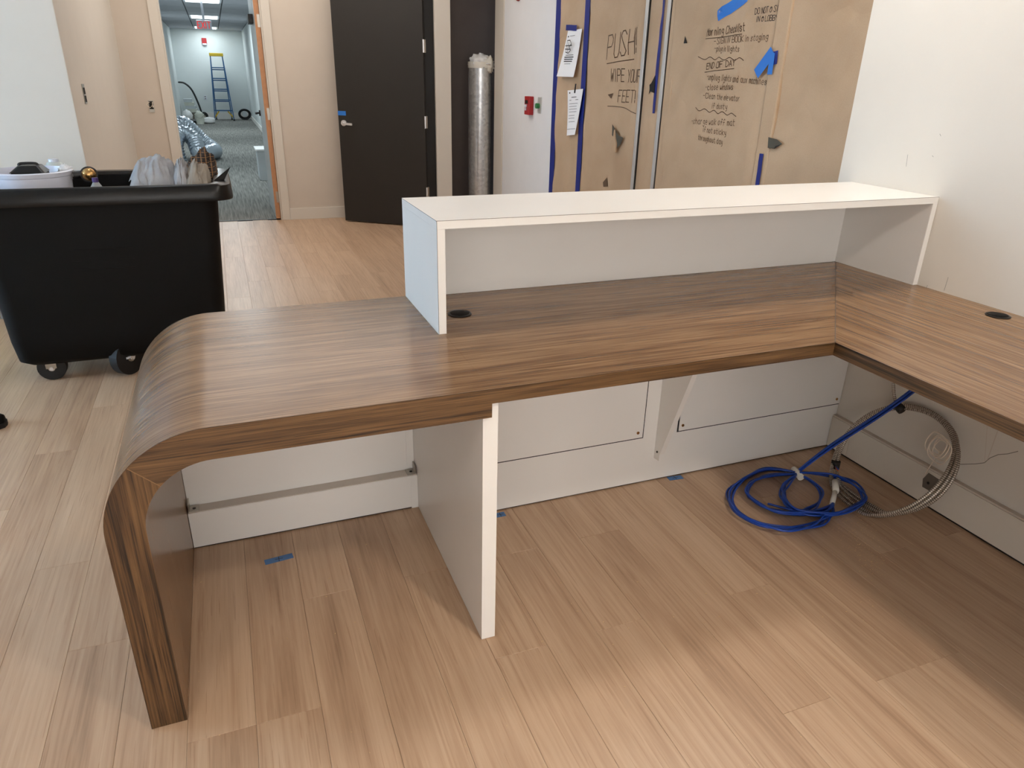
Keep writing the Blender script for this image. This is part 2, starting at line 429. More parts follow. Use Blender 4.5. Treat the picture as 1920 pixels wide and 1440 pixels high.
def plank_mesh(wd, ln):
    k = (round(wd, 3), round(ln, 3))
    if k not in pm_cache:
        g = 0.00022; bm = bmesh.new(); b_ = 0.0007
        for z, ins in ((-0.0055, 0), (-b_, 0), (0.0, b_)):
            for sx, sy in ((-1, -1), (1, -1), (1, 1), (-1, 1)): bm.verts.new((sy*(ln/2-g-ins), sx*(wd/2-g-ins), z))
        V = list(bm.verts)
        fs = [bm.faces.new((V[8], V[9], V[10], V[11]))]
        for a in (0, 4):
            for i in range(4): fs.append(bm.faces.new((V[a+i], V[a+(i+1) % 4], V[a+4+(i+1) % 4], V[a+4+i])))
        bmesh.ops.recalc_face_normals(bm, faces=fs)
        if fs[0].normal.z < 0: bmesh.ops.reverse_faces(bm, faces=fs)
        me = bpy.data.meshes.new('floor_plank'); bm.to_mesh(me); bm.free(); me.materials.append(MATS['floor_wood']); pm_cache[k] = me
    return pm_cache[k]
base = ORG[fl.name]
nvis = 0; rest = bmesh.new()
for p in planks:
    me = plank_mesh(p[1]-p[0], p[3]-p[2])
    if nvis < 290 and plank_area(p) > 20:
        o = bpy.data.objects.new('floor_plank', me); COL.objects.link(o); o.parent = fl
        o.rotation_euler = (0, 0, math.pi/2)
        o.location = Vector(((p[0]+p[1])/2, (p[2]+p[3])/2, 0))-base; nvis += 1
    else:
        box_bm(p[0]+0.0003, p[1]-0.0003, p[2]+0.0003, p[3]-0.0003, -0.0055, 0.0, 0, rest)
o = obj('far_planks', rest, 'floor_wood', fl); o['kind'] = 'stuff'

# ---- walls
wr = box('wall_right', 0.0, 0.16, YF, 0.07, 0, CEIL, 'wall_paint'); struct(wr, 'cream painted wall beside the reception desk return', 'wall')
lw = box('wall_panel', -0.043, -0.0008, -2.6, -0.20, 0.0, 0.705, 'wall_paint', wr)
bb = box('baseboard_right', -0.066, -0.0445, -2.57, -0.214, 0.009, 0.142, 'trim_paint'); struct(bb, 'wide white baseboard under the desk return', 'baseboard')
box('top_bead', -0.0635, -0.0445, -2.6, -0.214, 0.1425, 0.149, 'wall_beige', bb)
box('joint', -0.0665, -0.0655, -0.322, -0.3205, 0.009, 0.14, 'wall_beige', bb); box('gap_shade_strip', -0.061, -0.0445, -2.57, -0.214, 0.0005, 0.0085, 'gun_black', bb)  # black strip stands in for the shade under the raised baseboard
ww = box('wall_white', XW, XW+0.12, 3.50, 4.70, 0, CEIL, 'wall_white'); struct(ww, 'white wall carrying the red fire alarm station', 'wall')
tr = box('trim_1', XW-0.012, XW+0.13, 4.7005, 4.93, 0, CEIL, 'trim_paint', bev=0.004); struct(tr, 'beige casing at the end of the white wall', 'trim')
tr2 = box('trim_2', XW-0.006, XW+0.05, 3.46, 3.4995, 0, CEIL, 'trim_paint'); struct(tr2, 'pale jamb between the white wall and the papered doors', 'trim')
sb = box('wall_behind_paper', XW+0.03, XW+0.12, -0.2, 3.459, 0, CEIL, 'wall_beige'); sb.name = 'wall_entrance'; struct(sb, 'entrance wall covered with brown paper', 'wall')
# back wall with corridor doorway
DX0, DX1, DH = -2.675, -1.79, 2.13
bm = bmesh.new(); box_bm(XP, DX0, YB, YB+0.12, 0, CEIL, 0, bm); box_bm(DX1, -0.336, YB, YB+0.12, 0, CEIL, 0, bm); box_bm(DX0, DX1, YB, YB+0.12, DH, CEIL, 0, bm)
wb_ = obj('wall_back', bm, 'wall_beige'); struct(wb_, 'beige back wall with the open corridor doorway', 'wall')
bm = bmesh.new(); box_bm(DX0-0.075, DX0+0.004, YB-0.016, YB-0.0003, 0, DH+0.075, 0.003, bm); o = obj('trim_3', bm, 'trim_paint'); struct(o, 'beige door casing beside the outlet box', 'trim')
o2 = box('jamb', DX0+0.0005, DX0+0.018, YB, YB+0.12, 0, DH, 'trim_paint', o)
bm = box_bm(DX1-0.004, DX1+0.075, YB-0.016, YB-0.0003, 0, DH+0.075, 0.003); o = obj('trim_4', bm, 'trim_paint'); struct(o, 'beige door casing on the hinge side of the corridor doorway', 'trim')
box('jamb', DX1-0.018, DX1-0.0005, YB, YB+0.12, 0, DH, 'trim_paint', o)
o = box('trim_5', DX0+0.005, DX1-0.005, YB-0.016, YB-0.0003, DH, DH+0.075, 'trim_paint'); struct(o, 'beige head casing above the corridor doorway', 'trim')
o = box('baseboard_back', DX1+0.0755, -0.34, YB-0.014, YB-0.0003, 0, 0.115, 'trim_paint', bev=0.002); struct(o, 'white baseboard between the corridor doorway and the black door', 'baseboard')
o = box('baseboard_back', XP+0.0005, DX0-0.0755, YB-0.014, YB-0.0003, 0, 0.115, 'trim_paint', bev=0.002); struct(o, 'white baseboard under the open outlet box', 'baseboard')
# pier
pr_ = box('wall_pier', -3.60, XP, YP, YB+0.12, 0, CEIL, 'wall_paint', bev=0.004); struct(pr_, 'pier with a daylit front face behind the black tilt truck', 'wall')
o = box('baseboard_pier', -3.60, XP, YP-0.014, YP-0.0003, 0, 0.115, 'trim_paint', bev=0.002); struct(o, 'white baseboard on the daylit face of the pier', 'baseboard')
o = box('wall_recess', -4.4, -3.601, YP+0.5, YP+0.62, 0, CEIL, 'wall_white'); struct(o, 'white wall set back beside the pier', 'wall')
o = box('wall_far_left', XL, -4.401, YB, YB+0.12, 0, CEIL, 'wall_white'); struct(o, 'white wall closing the lobby beyond the pier', 'wall')
# side wall round the recess, wall behind camera, left wall with window
bm = bmesh.new(); box_bm(XL-0.12, XL, YF, -0.9, 0, CEIL, 0, bm); box_bm(XL-0.12, XL, 3.3, YB+0.12, 0, CEIL, 0, bm); box_bm(XL-0.12, XL, -0.9, 3.3, 0, 0.5, 0, bm); box_bm(XL-0.12, XL, -0.9, 3.3, 2.4, CEIL, 0, bm)
o = obj('wall_left', bm, 'wall_white'); struct(o, 'white wall with a wide window letting in daylight', 'wall')
wn = thing('window_1', 'wide window with four panes in the left wall', 'window', (XL-0.06, 1.2, 0.5), kind='structure')
for i in range(5): y = -0.9+i*1.05; box('mullion', XL-0.09, XL-0.03, max(-0.899, y-0.025), min(3.299, y+0.025), 0.5, 2.4, 'window_frame', wn)
for i in range(4): box('pane', XL-0.063, XL-0.058, -0.875+i*1.05, -0.875+i*1.05+1.0, 0.5, 2.4, 'glass', wn)
bm = bmesh.new(); box_bm(XL, -4.7, YF-0.12, YF-0.0005, 0, CEIL, 0, bm); box_bm(-0.5, 0.0, YF-0.12, YF-0.0005, 0, CEIL, 0, bm); box_bm(-4.7, -0.5, YF-0.12, YF-0.0005, 0, 0.5, 0, bm); box_bm(-4.7, -0.5, YF-0.12, YF-0.0005, 2.4, CEIL, 0, bm)
o = obj('wall_front', bm, 'wall_paint'); struct(o, 'cream wall with an added fill window behind the viewpoint', 'wall')
wn = thing('fill_window', 'added fill window with four panes behind the viewpoint', 'window', (-2.6, YF-0.06, 0.5), kind='structure')  # made-up opening that gives the rear fill light a place
for i in range(5): x = -4.7+i*1.05; box('mullion', max(-4.699, x-0.025), min(-0.501, x+0.025), YF-0.09, YF-0.03, 0.5, 2.4, 'window_frame', wn)
for i in range(4): box('pane', -4.675+i*1.05, -3.675+i*1.05, YF-0.063, YF-0.058, 0.5, 2.4, 'glass', wn)
# alcove with dark wall
o = box('wall_alcove', -0.18, 1.4, 5.45, 5.57, 0, CEIL, 'dark_brown'); struct(o, 'dark brown wall at the back of the alcove behind the metal duct', 'wall')
o = box('trim_6', -0.335, -0.181, 4.84, 5.59, 0, CEIL, 'trim_paint', bev=0.004); struct(o, 'beige post between the black door and the alcove', 'trim')
o = box('wall_alcove_side', 1.401, 1.5, 3.5, 5.57, 0, CEIL, 'dark_brown'); struct(o, 'dark side wall of the alcove', 'wall')
# ceiling of the lobby
o = box('ceiling', XL-0.1, 1.5, YF-0.1, YB+0.12, CEIL+0.0005, CEIL+0.1, 'ceiling_paint'); struct(o, 'flat white lobby ceiling', 'ceiling')

# ---- downlights in the ceiling
LAB = ['round recessed downlight above the white hutch', 'round recessed downlight above the floor before the desk', 'round added fill downlight behind the waterfall end of the desk', 'round recessed downlight beside the tilt truck']
for (x, y, e_, c_, r_), lb in zip(LAMPS, LAB):
    t_ = thing('downlight', lb, 'ceiling lamp', (x, y, CEIL), 'recessed downlights')
    bm = bmesh.new(); n = 28; R0 = [(r_+0.025, CEIL), (r_+0.025, CEIL-0.006), (r_, CEIL-0.008), (r_, CEIL)]
    lathe_bm(x, y, R0, n, bm, caps=False); obj('trim_ring', bm, 'white_plastic', t_, True)
    obj('lens', lathe_bm(x, y, [(r_-0.001, CEIL-0.001), (r_-0.001, CEIL-0.004)], n), 'lamp_lens', t_)
    L_ = bpy.data.lights.new('downlight_lamp', 'AREA'); L_.shape = 'DISK'; L_.size = r_*2; L_.energy = e_; L_.color = c_
    lo = bpy.data.objects.new('downlight_lamp', L_); COL.objects.link(lo); lo.parent = t_; lo.location = (0, 0, -0.012)

# ---- added ceiling panel, unseen, that puts the sheen on the desk
t_ = thing('sheen_panel', 'large added glowing panel in the lobby ceiling for the desk sheen', 'ceiling lamp', (-1.65, 4.35, CEIL))
for x0_, x1_, y0_, y1_ in ((-2.93, -0.37, 3.27, 3.30), (-2.93, -0.37, 5.40, 5.43), (-2.93, -2.90, 3.30, 5.40), (-0.40, -0.37, 3.30, 5.40)): box('frame', x0_, x1_, y0_, y1_, CEIL-0.02, CEIL, 'white_plastic', t_)
box('lens', -2.899, -0.401, 3.301, 5.399, CEIL-0.006, CEIL-0.0005, 'sheen_lens', t_)
L_ = bpy.data.lights.new('panel_lamp', 'AREA'); L_.shape = 'RECTANGLE'; L_.size = 2.48; L_.size_y = 2.08; L_.energy = 22; L_.color = (1.0, 0.94, 0.88)
lo = bpy.data.objects.new('panel_lamp', L_); COL.objects.link(lo); lo.parent = t_; lo.location = (0, 0, -0.012)

# ================================================================ CORRIDOR
CE = 2.60; CXL, CXR, CYE = -3.32, -1.262, 24.0
o = box('floor_corridor', CXL-0.1, CXR+0.1, YB+0.061, CYE+0.1, -0.10, -0.001, 'carpet'); struct(o, 'grey striped carpet of the corridor', 'floor')
o = box('threshold', DX0, DX1, YB+0.045, YB+0.075, -0.001, 0.004, 'gun_black', o)
o = box('wall_corridor_left', CXL-0.1, CXL, YB+0.121, CYE, 0, CE, 'corridor_wall'); struct(o, 'pale wall on the foil duct side of the corridor', 'wall')
o = box('wall_corridor_right', CXR, CXR+0.1, YB+0.121, CYE, 0, CE, 'corridor_wall'); struct(o, 'pale wall on the open door side of the corridor', 'wall')
o = box('wall_corridor_end', CXL-0.1, CXR+0.1, CYE, CYE+0.1, 0, CE, 'corridor_wall'); struct(o, 'pale end wall behind the blue step ladder', 'wall')
o = box('baseboard_corridor', CXL, CXR, CYE-0.015, CYE-0.0003, 0, 0.2, 'ceiling_paint'); struct(o, 'white baseboard behind the blue step ladder', 'baseboard')
o = box('baseboard_corridor_right', CXR-0.014, CXR-0.0003, YB+0.13, CYE-0.02, 0, 0.12, 'ceiling_paint'); struct(o, 'white baseboard along the open door side of the corridor', 'baseboard')
cc = box('ceiling_corridor', CXL-0.1, CXR+0.1, YB+0.121, CYE+0.1, CE+0.03, CE+0.1, 'tile_seam'); struct(cc, 'suspended tile ceiling of the corridor', 'ceiling')
nx = 3; wx = (CXR-CXL)/nx; y = YB+0.13; k = 0
while y < CYE:
    yl = min(1.2, CYE-y)
    for i in range(nx):
        x0 = CXL+i*wx
        if i == 1 and k % 4 == 2:
            t_ = thing('ceiling_light', {2: 'corridor ceiling light panel next to the doorway', 6: 'corridor ceiling light panel right in front of the exit sign', 10: 'corridor ceiling light panel behind the exit sign', 14: 'corridor ceiling light panel above the blue step ladder'}[k], 'ceiling lamp', (x0+wx/2, y+yl/2, CE+0.03), 'corridor light panels')
            box('frame', x0+0.01, x0+wx-0.01, y+0.01, y+yl-0.01, CE+0.002, CE+0.0295, 'white_plastic', t_)
            box('lens', x0+0.05, x0+wx-0.05, y+0.05, y+yl-0.05, CE-0.003, CE+0.0015, 'troffer_lens', t_)
            L_ = bpy.data.lights.new('panel_lamp', 'AREA'); L_.shape = 'RECTANGLE'; L_.size = wx-0.1; L_.size_y = yl-0.1; L_.energy = 40 if y < 20 else 20; L_.color = CORR
            lo = bpy.data.objects.new('panel_lamp', L_); COL.objects.link(lo); lo.parent = t_; lo.location = (0, 0, -0.04)
        else:
            box('ceiling_tile', x0+0.012, x0+wx-0.012, y+0.012, y+yl-0.012, CE, CE+0.0295, 'ceiling_tile', cc)
    y += 1.2; k += 1
# ---- corridor door, open ninety degrees
d1 = thing('door_1', 'pale door with raw wooden edge standing open into the corridor', 'door', (-1.82, YB+0.13, 0), kind='structure')
y0 = YB+0.03
lf = box('leaf', -1.854, -1.812, y0, y0+0.90, 0.012, 2.11, 'door_blue_white', d1)
box('wood_edge', -1.855, -1.811, y0-0.004, y0-0.0003, 0.012, 2.11, 'raw_wood', d1)
for z in (0.23, 1.03, 1.85): 
    h = box('hinge', -1.834, -1.806, y0-0.0065, y0-0.0043, z-0.055, z+0.055, 'nickel', d1)
    obj('knuckle', lathe_bm(-1.803, y0-0.006, [(0.006, z-0.055), (0.006, z+0.055)], 10), 'nickel', h)
h = obj('lever_handle', disc_bm((-1.861, y0+0.84, 1.0), (1, 0, 0), 0.03, 0.013), 'gun_black', d1)
obj('lever', bar_bm((-1.90, y0+0.85, 1.0), (-1.90, y0+0.73, 1.0), 0.02, 0.02), 'gun_black', h); obj('spindle', disc_bm((-1.882, y0+0.84, 1.0), (1, 0, 0), 0.01, 0.035, 10), 'gun_black', h)
obj('closer', box_bm(-1.90, -1.8545, y0+0.25, y0+0.50, 1.84, 1.92, 0.004), 'gun_black', d1)

# ---- things in the corridor
# step ladder
def ladder():
    yF, yB_ = CYE-0.95, CYE-0.35
    t_ = thing('step_ladder', 'blue step ladder with yellow top at the end of the corridor', 'ladder', (-2.08, (yF+yB_)/2, 0))
    cx = -2.10; top = 1.86; wt, wb2 = 0.17, 0.28; ytop = (yF+yB_)/2
    for s in (-1, 1):
        f = obj('front_rail', bar_bm((cx+s*wb2, yF, 0.02), (cx+s*wt, ytop-0.05, top), 0.03, 0.07, upv=(0, 1, 0)), 'ladder_blue', t_)
        obj('foot', box_bm(cx+s*wb2-0.022, cx+s*wb2+0.022, yF-0.04, yF+0.04, 0, 0.05), 'gun_black', f)
        b_ = obj('rear_rail', bar_bm((cx+s*(wb2-0.05), yB_, 0.02), (cx+s*wt, ytop+0.05, top), 0.03, 0.05, upv=(0, 1, 0)), 'ladder_blue', t_)
        obj('foot', box_bm(cx+s*(wb2-0.05)-0.02, cx+s*(wb2-0.05)+0.02, yB_-0.03, yB_+0.03, 0, 0.05), 'gun_black', b_)
        obj('foot_brace', bar_bm((cx+s*0.27, yF, 0.1), (cx+s*0.13, yF+0.06, 0.28), 0.03, 0.03), 'yellow', t_)
        obj('spreader', bar_bm((cx+s*0.22, yF+0.17, 1.0), (cx+s*0.21, yB_-0.15, 1.05), 0.012, 0.02), 'gun_black', t_)
    for k in range(1, 6):
        f = k*0.305/top; y = yF+(ytop-0.05-yF)*f; wd = wb2+(wt-wb2)*f
        obj('step', box_bm(cx-wd, cx+wd, y-0.035, y+0.045, k*0.305-0.02, k*0.305+0.012), 'ladder_blue', t_)
    for k in (2, 3, 4, 5): 
        f = k*0.305/top; y = yB_+(ytop+0.05-yB_)*f; wd = wb2-0.05+(wt-wb2+0.05)*f
        obj('rear_rung', bar_bm((cx-wd, y, k*0.305-0.06), (cx+wd, y, k*0.305-0.06), 0.02, 0.03), 'ladder_blue', t_)
    obj('top_cap', box_bm(cx-wt-0.03, cx+wt+0.03, ytop-0.14, ytop+0.14, top-0.02, top+0.07, 0.01), 'yellow_dim', t_)
ladder()
# hand truck with white boxes
t_ = thing('hand_truck', 'black curved-handle hand truck beside the end wall', 'hand truck', (-2.95, CYE-0.7, 0))
hy = CYE-0.75
for s in (-1, 1):
    path = smooth_path([(-2.72, hy+s*0.16, 0.12), (-2.80, hy+s*0.16, 0.5), (-2.93, hy+s*0.16, 0.88), (-3.1, hy+s*0.16, 1.06), (-3.26, hy+s*0.16, 1.09)], sub=6)
    obj('rail', tube_bm(path, 0.022, n=8), 'gun_black', t_)
    w_ = obj('wheel', disc_bm((-2.68, hy+s*0.21, 0.12), (0, 1, 0), 0.12, 0.05, 18), 'rubber', t_)
    obj('hub', disc_bm((-2.68, hy+s*0.21, 0.12), (0, 1, 0), 0.05, 0.06, 14), 'nickel', w_)
obj('grip', tube_bm([(-3.26, hy-0.17, 1.09), (-3.26, hy+0.17, 1.09)], 0.022), 'gun_black', t_)
obj('axle', tube_bm([(-2.68, hy-0.2, 0.12), (-2.68, hy+0.2, 0.12)], 0.014), 'gun_black', t_)
obj('toe_plate', box_bm(-3.1, -2.74, hy-0.2, hy+0.2, 0.015, 0.03), 'gun_black', t_)
for k, (xa, xb, za, zb, mm) in enumerate(((-3.10, -2.84, 0.031, 0.24, 'olive_grey'), (-3.14, -2.86, 0.241, 0.34, 'putty_bag'), (-3.17, -2.88, 0.341, 0.43, 'carton_white'), (-3.19, -2.92, 0.431, 0.53, 'putty_bag'), (-3.2, -2.97, 0.531, 0.63, 'carton_white'))):
    o = thing('carton', ['olive grey carton lowest on the hand truck', 'putty coloured carton resting on the olive grey one', 'white carton in the middle of the hand truck stack', 'putty coloured carton near the top of the hand truck stack', 'small white carton on top of the hand truck stack'][k], 'box', ((xa+xb)/2, hy, za), 'cartons on the hand truck')
    obj('body', box_bm(xa, xb, hy-0.19, hy+0.19, za, zb-0.022, 0.006), mm, o); obj('lid', box_bm(xa-0.008, xb+0.008, hy-0.198, hy+0.198, zb-0.0215, zb, 0.006), mm, o)
# blob helper for bags, cloth
def blob_bm(c, r, seed, amp=0.25, freq=2.0, flat=0.0, n=28, mrows=16):
    bm = bmesh.new(); C_ = Vector(c); rows = []
    for j in range(mrows+1):
        th = math.pi*j/mrows; row = []
        for i in range(n):
            ph = 2*math.pi*i/n; d = Vector((math.sin(th)*math.cos(ph), math.sin(th)*math.sin(ph), math.cos(th)))
            k = 1+amp*(noise.noise(d*freq+Vector((seed*7.1, seed*3.3, seed)))+0.5*noise.noise(d*freq*2.3+Vector((seed, 0, seed*2))))
            p = Vector((d.x*r[0]*k, d.y*r[1]*k, d.z*r[2]*k)); p.z = max(p.z, -flat*r[2]) if flat else p.z
            row.append(bm.verts.new(C_+p))
            if j in (0, mrows): break
        rows.append(row)
    for j in range(mrows):
        a, b2 = rows[j], rows[j+1]
        for i in range(n):
            if len(a) == 1: bm.faces.new((a[0], b2[i], b2[(i+1) % n]))
            elif len(b2) == 1: bm.faces.new((a[i], b2[0], a[(i+1) % n]))
            else: bm.faces.new((a[i], b2[i], b2[(i+1) % n], a[(i+1) % n]))
    bmesh.ops.recalc_face_normals(bm, faces=bm.faces)
    return bm
for k, (x, y, rx, rz, mm, lb) in enumerate(((-3.14, 22.5, 0.15, 0.2, 'paper_white', 'crumpled white sack against the corridor wall'), (-3.0, 21.75, 0.2, 0.07, 'gun_black', 'flat dark bag lying before the white sacks'), (-2.80, 22.3, 0.13, 0.19, 'putty_bag', 'putty coloured sack lying beside the hand truck'), (-2.55, 21.8, 0.18, 0.10, 'paper_white', 'white bundle lying before the step ladder'))):
    o = obj('sack', blob_bm((x, y, rz*0.7), (rx, 0.2, rz), k+2, 0.2, 2.5, 0.7), mm, None, True, 180); tag(o, lb, 'bag', 'sacks at the end of the corridor')
o = thing('bucket', 'small beige bucket among the white sacks', 'bucket', (-2.78, 21.45, 0)); obj('body', lathe_bm(-2.78, 21.45, [(0.10, 0), (0.125, 0.26), (0.131, 0.26), (0.131, 0.28), (0.118, 0.28), (0.095, 0.02)], 20), 'putty_bag', o, True)
obj('handle', tube_bm(smooth_path([(-2.905, 21.45, 0.25), (-2.86, 21.33, 0.2), (-2.78, 21.30, 0.17), (-2.70, 21.33, 0.2), (-2.655, 21.45, 0.25)]), 0.004, n=6), 'nickel', o)
# coil by the end wall
t_ = thing('hose_coil', 'dark coiled cable with pale centre against the end wall', 'cable coil', (-1.45, CYE-0.35, 0))
for k in range(4):
    R_ = 0.15-0.012*k; yy = CYE-0.42+0.035*k; obj('loop', tube_bm([(-1.47+R_*1.2*math.cos(a), yy, 0.17+R_*math.sin(a)) for a in [i*2*math.pi/28 for i in range(28)]], 0.018, True), 'gun_black', t_)
obj('core', disc_bm((-1.47, CYE-0.36, 0.17), (0, 1, 0), 0.07, 0.16, 18), 'carton_white', t_)
# foil duct: a looping flexible hose
t_ = thing('flexible_duct', 'crinkled silver foil duct heaped on the corridor carpet', 'duct', (-2.75, 12.0, 0))
pth = resample(smooth_path([(-2.98, 11.15, 0.02), (-3.0, 11.2, 0.30), (-2.90, 11.35, 0.46), (-2.72, 11.35, 0.36), (-2.64, 11.15, 0.13), (-2.5, 11.5, 0.13), (-2.42, 11.9, 0.13), (-2.6, 12.1, 0.28), (-2.85, 12.0, 0.56), (-3.0, 11.9, 0.50), (-3.1, 11.8, 0.2)], sub=12), 0.012)
obj('hose', tube_bm(pth, 0.125, n=18, rfn=lambda s: 0.125+0.007*math.sin(s*2*math.pi/0.05)), 'foil', t_)
# white carton
t_ = thing('carton', 'white carton with an open dark side behind the corridor door', 'box', (-1.6, 9.0, 0))
bm = bmesh.new(); box_bm(-1.84, -1.828, 8.72, 9.2, 0, 0.40, 0, bm); box_bm(-1.40, -1.388, 8.72, 9.2, 0, 0.40, 0, bm); box_bm(-1.84, -1.388, 9.19, 9.2, 0, 0.4, 0, bm); box_bm(-1.84, -1.388, 8.72, 9.2, 0, 0.012, 0, bm); obj('body', bm, 'carton_white', t_)
obj('lid', box_bm(-1.86, -1.37, 8.69, 9.22, 0.4005, 0.425, 0.003), 'paper_white', t_); obj('front_panel', box_bm(-1.828, -1.70, 8.72, 8.73, 0.012, 0.40), 'carton_white', t_)
# exit sign
ey = 13.0; t_ = thing('exit_sign', 'white ceiling sign with red EXIT letters in the corridor', 'sign', (-2.31, ey, CE), None)
obj('body', box_bm(-2.44, -2.185, ey, ey+0.05, 2.09, 2.24, 0.006), 'white_plastic', t_); obj('stem', box_bm(-2.33, -2.29, ey+0.01, ey+0.04, 2.24, CE-0.001), 'white_plastic', t_)
# strobe, outlet on end wall
p = hit(383, 78, 1, CYE); t_ = thing('fire_strobe', 'red fire strobe high on the corridor end wall', 'alarm', (p.x, CYE, p.z-0.1))
obj('body', box_bm(p.x-0.07, p.x+0.07, CYE-0.05, CYE-0.0005, p.z-0.08, p.z+0.1, 0.008), 'red_plastic', t_); obj('lens', box_bm(p.x-0.06, p.x+0.06, CYE-0.07, CYE-0.0505, p.z-0.1, p.z-0.05, 0.008), 'white_plastic', t_)
p = hit(385, 183, 1, CYE); t_ = thing('wall_outlet', 'small outlet plate on the corridor end wall', 'outlet', (p.x, CYE, p.z)); obj('plate', box_bm(p.x-0.045, p.x+0.045, CYE-0.01, CYE-0.0005, p.z-0.06, p.z+0.06, 0.003), 'white_plastic', t_)
for s in (-1, 1): obj('socket', box_bm(p.x-0.02, p.x+0.02, CYE-0.013, CYE-0.0102, p.z+s*0.028-0.015, p.z+s*0.028+0.015), 'post_grey', t_)

# ================================================================ STROKE LETTERS
GL = {'P': '02 08 38 47 46 35 05', 'U': '08 03 12 32 43 48', 'S': '47 38 18 07 16 34 43 32 12 03', 'H': '02 08|42 48|05 45', '!': '18 14|13 12', 'W': '08 12 26 32 48', 'I': '22 28', 'E': '42 02 08 48|05 35', 'Y': '08 25 48|25 22',
 'O': '18 07 03 12 32 43 47 38 18', 'R': '02 08 38 47 46 35 05|25 42', 'F': '02 08 48|05 35', 'T': '08 48|28 22', 'N': '02 08 42 48', 'G': '47 38 18 07 03 12 32 43 45 25', 'B': '02 08 38 47 46 35 05|35 44 43 32 02', 'K': '02 08|48 05 42',
 'D': '02 08 28 46 44 22 02', 'A': '02 28 42|14 34', 'M': '02 08 25 48 42', 'C': '47 38 18 07 03 12 32 43', 'L': '08 02 42', 'X': '02 48|08 42',
 'a': '36 16 05 03 12 32|36 33 42', 'b': '08 02|05 16 26 35 33 22 12 03', 'c': '35 26 16 05 03 12 22 33', 'd': '38 32|35 26 16 05 03 12 22 33', 'e': '04 34 35 26 16 05 03 12 32', 'f': '37 28 18 17 12|05 35', 'g': '35 26 16 05 04 13 33|36 31 20 10 01',
 'h': '08 02|05 16 26 35 32', 'i': '16 12|18 17', 'k': '08 02|36 04 32', 'l': '18 12', 'm': '02 06|05 16 25 22|25 36 45 42', 'n': '02 06|05 16 26 35 32', 'o': '16 05 03 12 22 33 35 26 16', 'p': '00 06|05 16 26 35 33 22 12 03', 'r': '02 06|04 16 26',
 's': '35 26 16 05 14 24 33 22 12 03', 't': '18 13 22 32|06 36', 'u': '06 03 12 22 33|36 32', 'v': '06 22 46', 'w': '06 12 24 32 46', 'x': '06 32|36 02', 'y': '06 13 33|36 31 20 10', '-': '05 35', '@': '36 16 05 03 12 32 43 46 37 17 06'}
NARROW = {'i': 0.5, 'l': 0.5, 'I': 0.6, '!': 0.6, ' ': 0.6}
def strokes(text):
    """polylines in units of letter height, total width"""
    x = 0.0; out = []
    for ch in text:
        if ch != ' ':
            for pl in GL[ch].split('|'):
                off = -0.12 if ch in 'il' else (-0.18 if ch in 'I!' else 0)
                out.append([(x+off+int(q[0])*0.14, (int(q[1])-2)/6.0) for q in pl.split()])
        x += 0.72*NARROW.get(ch, 1.0) if ch not in 'mwMW' else 0.76
    return out, x-0.15
def ribbon(bm, pts, w_, to3d):
    sp_ = []
    for a, b2 in zip(pts, pts[1:]):
        a = Vector(a); b2 = Vector(b2); k_ = max(1, int((b2-a).length/0.018)); sp_ += [(a.lerp(b2, i/k_), a.lerp(b2, (i+1)/k_)) for i in range(k_)]
    for a, b2 in sp_:
        d = b2-a
        if d.length < 1e-6: continue
        d.normalize(); nrm = Vector((-d.y, d.x))*w_/2; ex = d*w_*0.4
        vs = [bm.verts.new(to3d(q)) for q in (a-ex-nrm, b2+ex-nrm, b2+ex+nrm, a-ex+nrm)]
        bm.faces.new(vs)

# EXIT letters, facing the lobby
bm = bmesh.new(); st, W_ = strokes('EXIT'); hgt = 0.105
for pl in st: ribbon(bm, [(-2.3125-(W_*0.5-q[0])*hgt*0.84, 2.112+q[1]*hgt) for q in pl], 0.013, lambda q: (q.x, ey-0.0015, q.y))
o = obj('lettering', bm, 'exit_red', bpy.data.objects['exit_sign'])

# ================================================================ PAPERED ENTRANCE DOORS
def wp(u, v, off=0.0): p = hit(u, v, 0, XW-off); return p.y, p.z
def disp(y, z):
    """crumple of the paper, towards the lobby"""
    v = Vector((y*1.4, z*1.1, 3.0)); a = noise.noise(v)*0.022
    v2 = Vector((y*4.0+z*2.6, z*1.2-y*1.0, 7.0)); a += (1-abs(noise.noise(v2))*2)*0.018
    a += noise.noise(Vector((y*11, z*9, 1)))*0.003
    return max(0.004, 0.024+a*0.75)
def sheet(name, y0_, y1_, label, z1_=2.5, dens=0.02):
    ny = max(2, int((y1_-y0_)/dens)); nz = int(z1_/dens); bm = bmesh.new(); g = []
    L = []
    for j in range(nz+1):
        z = z1_*j/nz; row = []
        for i in range(ny+1):
            y = y0_+(y1_-y0_)*i/ny
            e_ = min(1, min(y-y0_, y1_-y)/0.06) if 0 < i < ny else 0
            row.append(bm.verts.new((XW-(0.016+(disp(y, z)-0.016)*e_), y, z+0.002)))
        g.append(row)
    for j in range(nz):
        for i in range(ny): bm.faces.new((g[j][i], g[j+1][i], g[j+1][i+1], g[j][i+1]))
    for f in bm.faces: f.smooth = True
    bmesh.ops.recalc_face_normals(bm, faces=bm.faces)
    res = bmesh.ops.solidify(bm, geom=list(bm.faces), thickness=0.0008)
    t_ = thing(name, label, 'paper sheet', (XW, (y0_+y1_)/2, 0), 'brown papers over the entrance doors'); obj('paper', bm, 'kraft_paper', t_, True, 60)
    return t_, (y0_, y1_)
def surf(y, z, sp, extra=0.0018):
    e_ = max(0, min(1, min(y-sp[0], sp[1]-y)/0.06)); return XW-(0.016+(disp(y, z)-0.016)*e_)-extra
YA0, YA1, YS1, YS2, YSM = 3.455, 2.935, 2.115, 1.865, 0.905
shA, spA = sheet('kraft_paper_sheet', YA1, YA0, 'narrow brown paper sheet carrying two white notices')
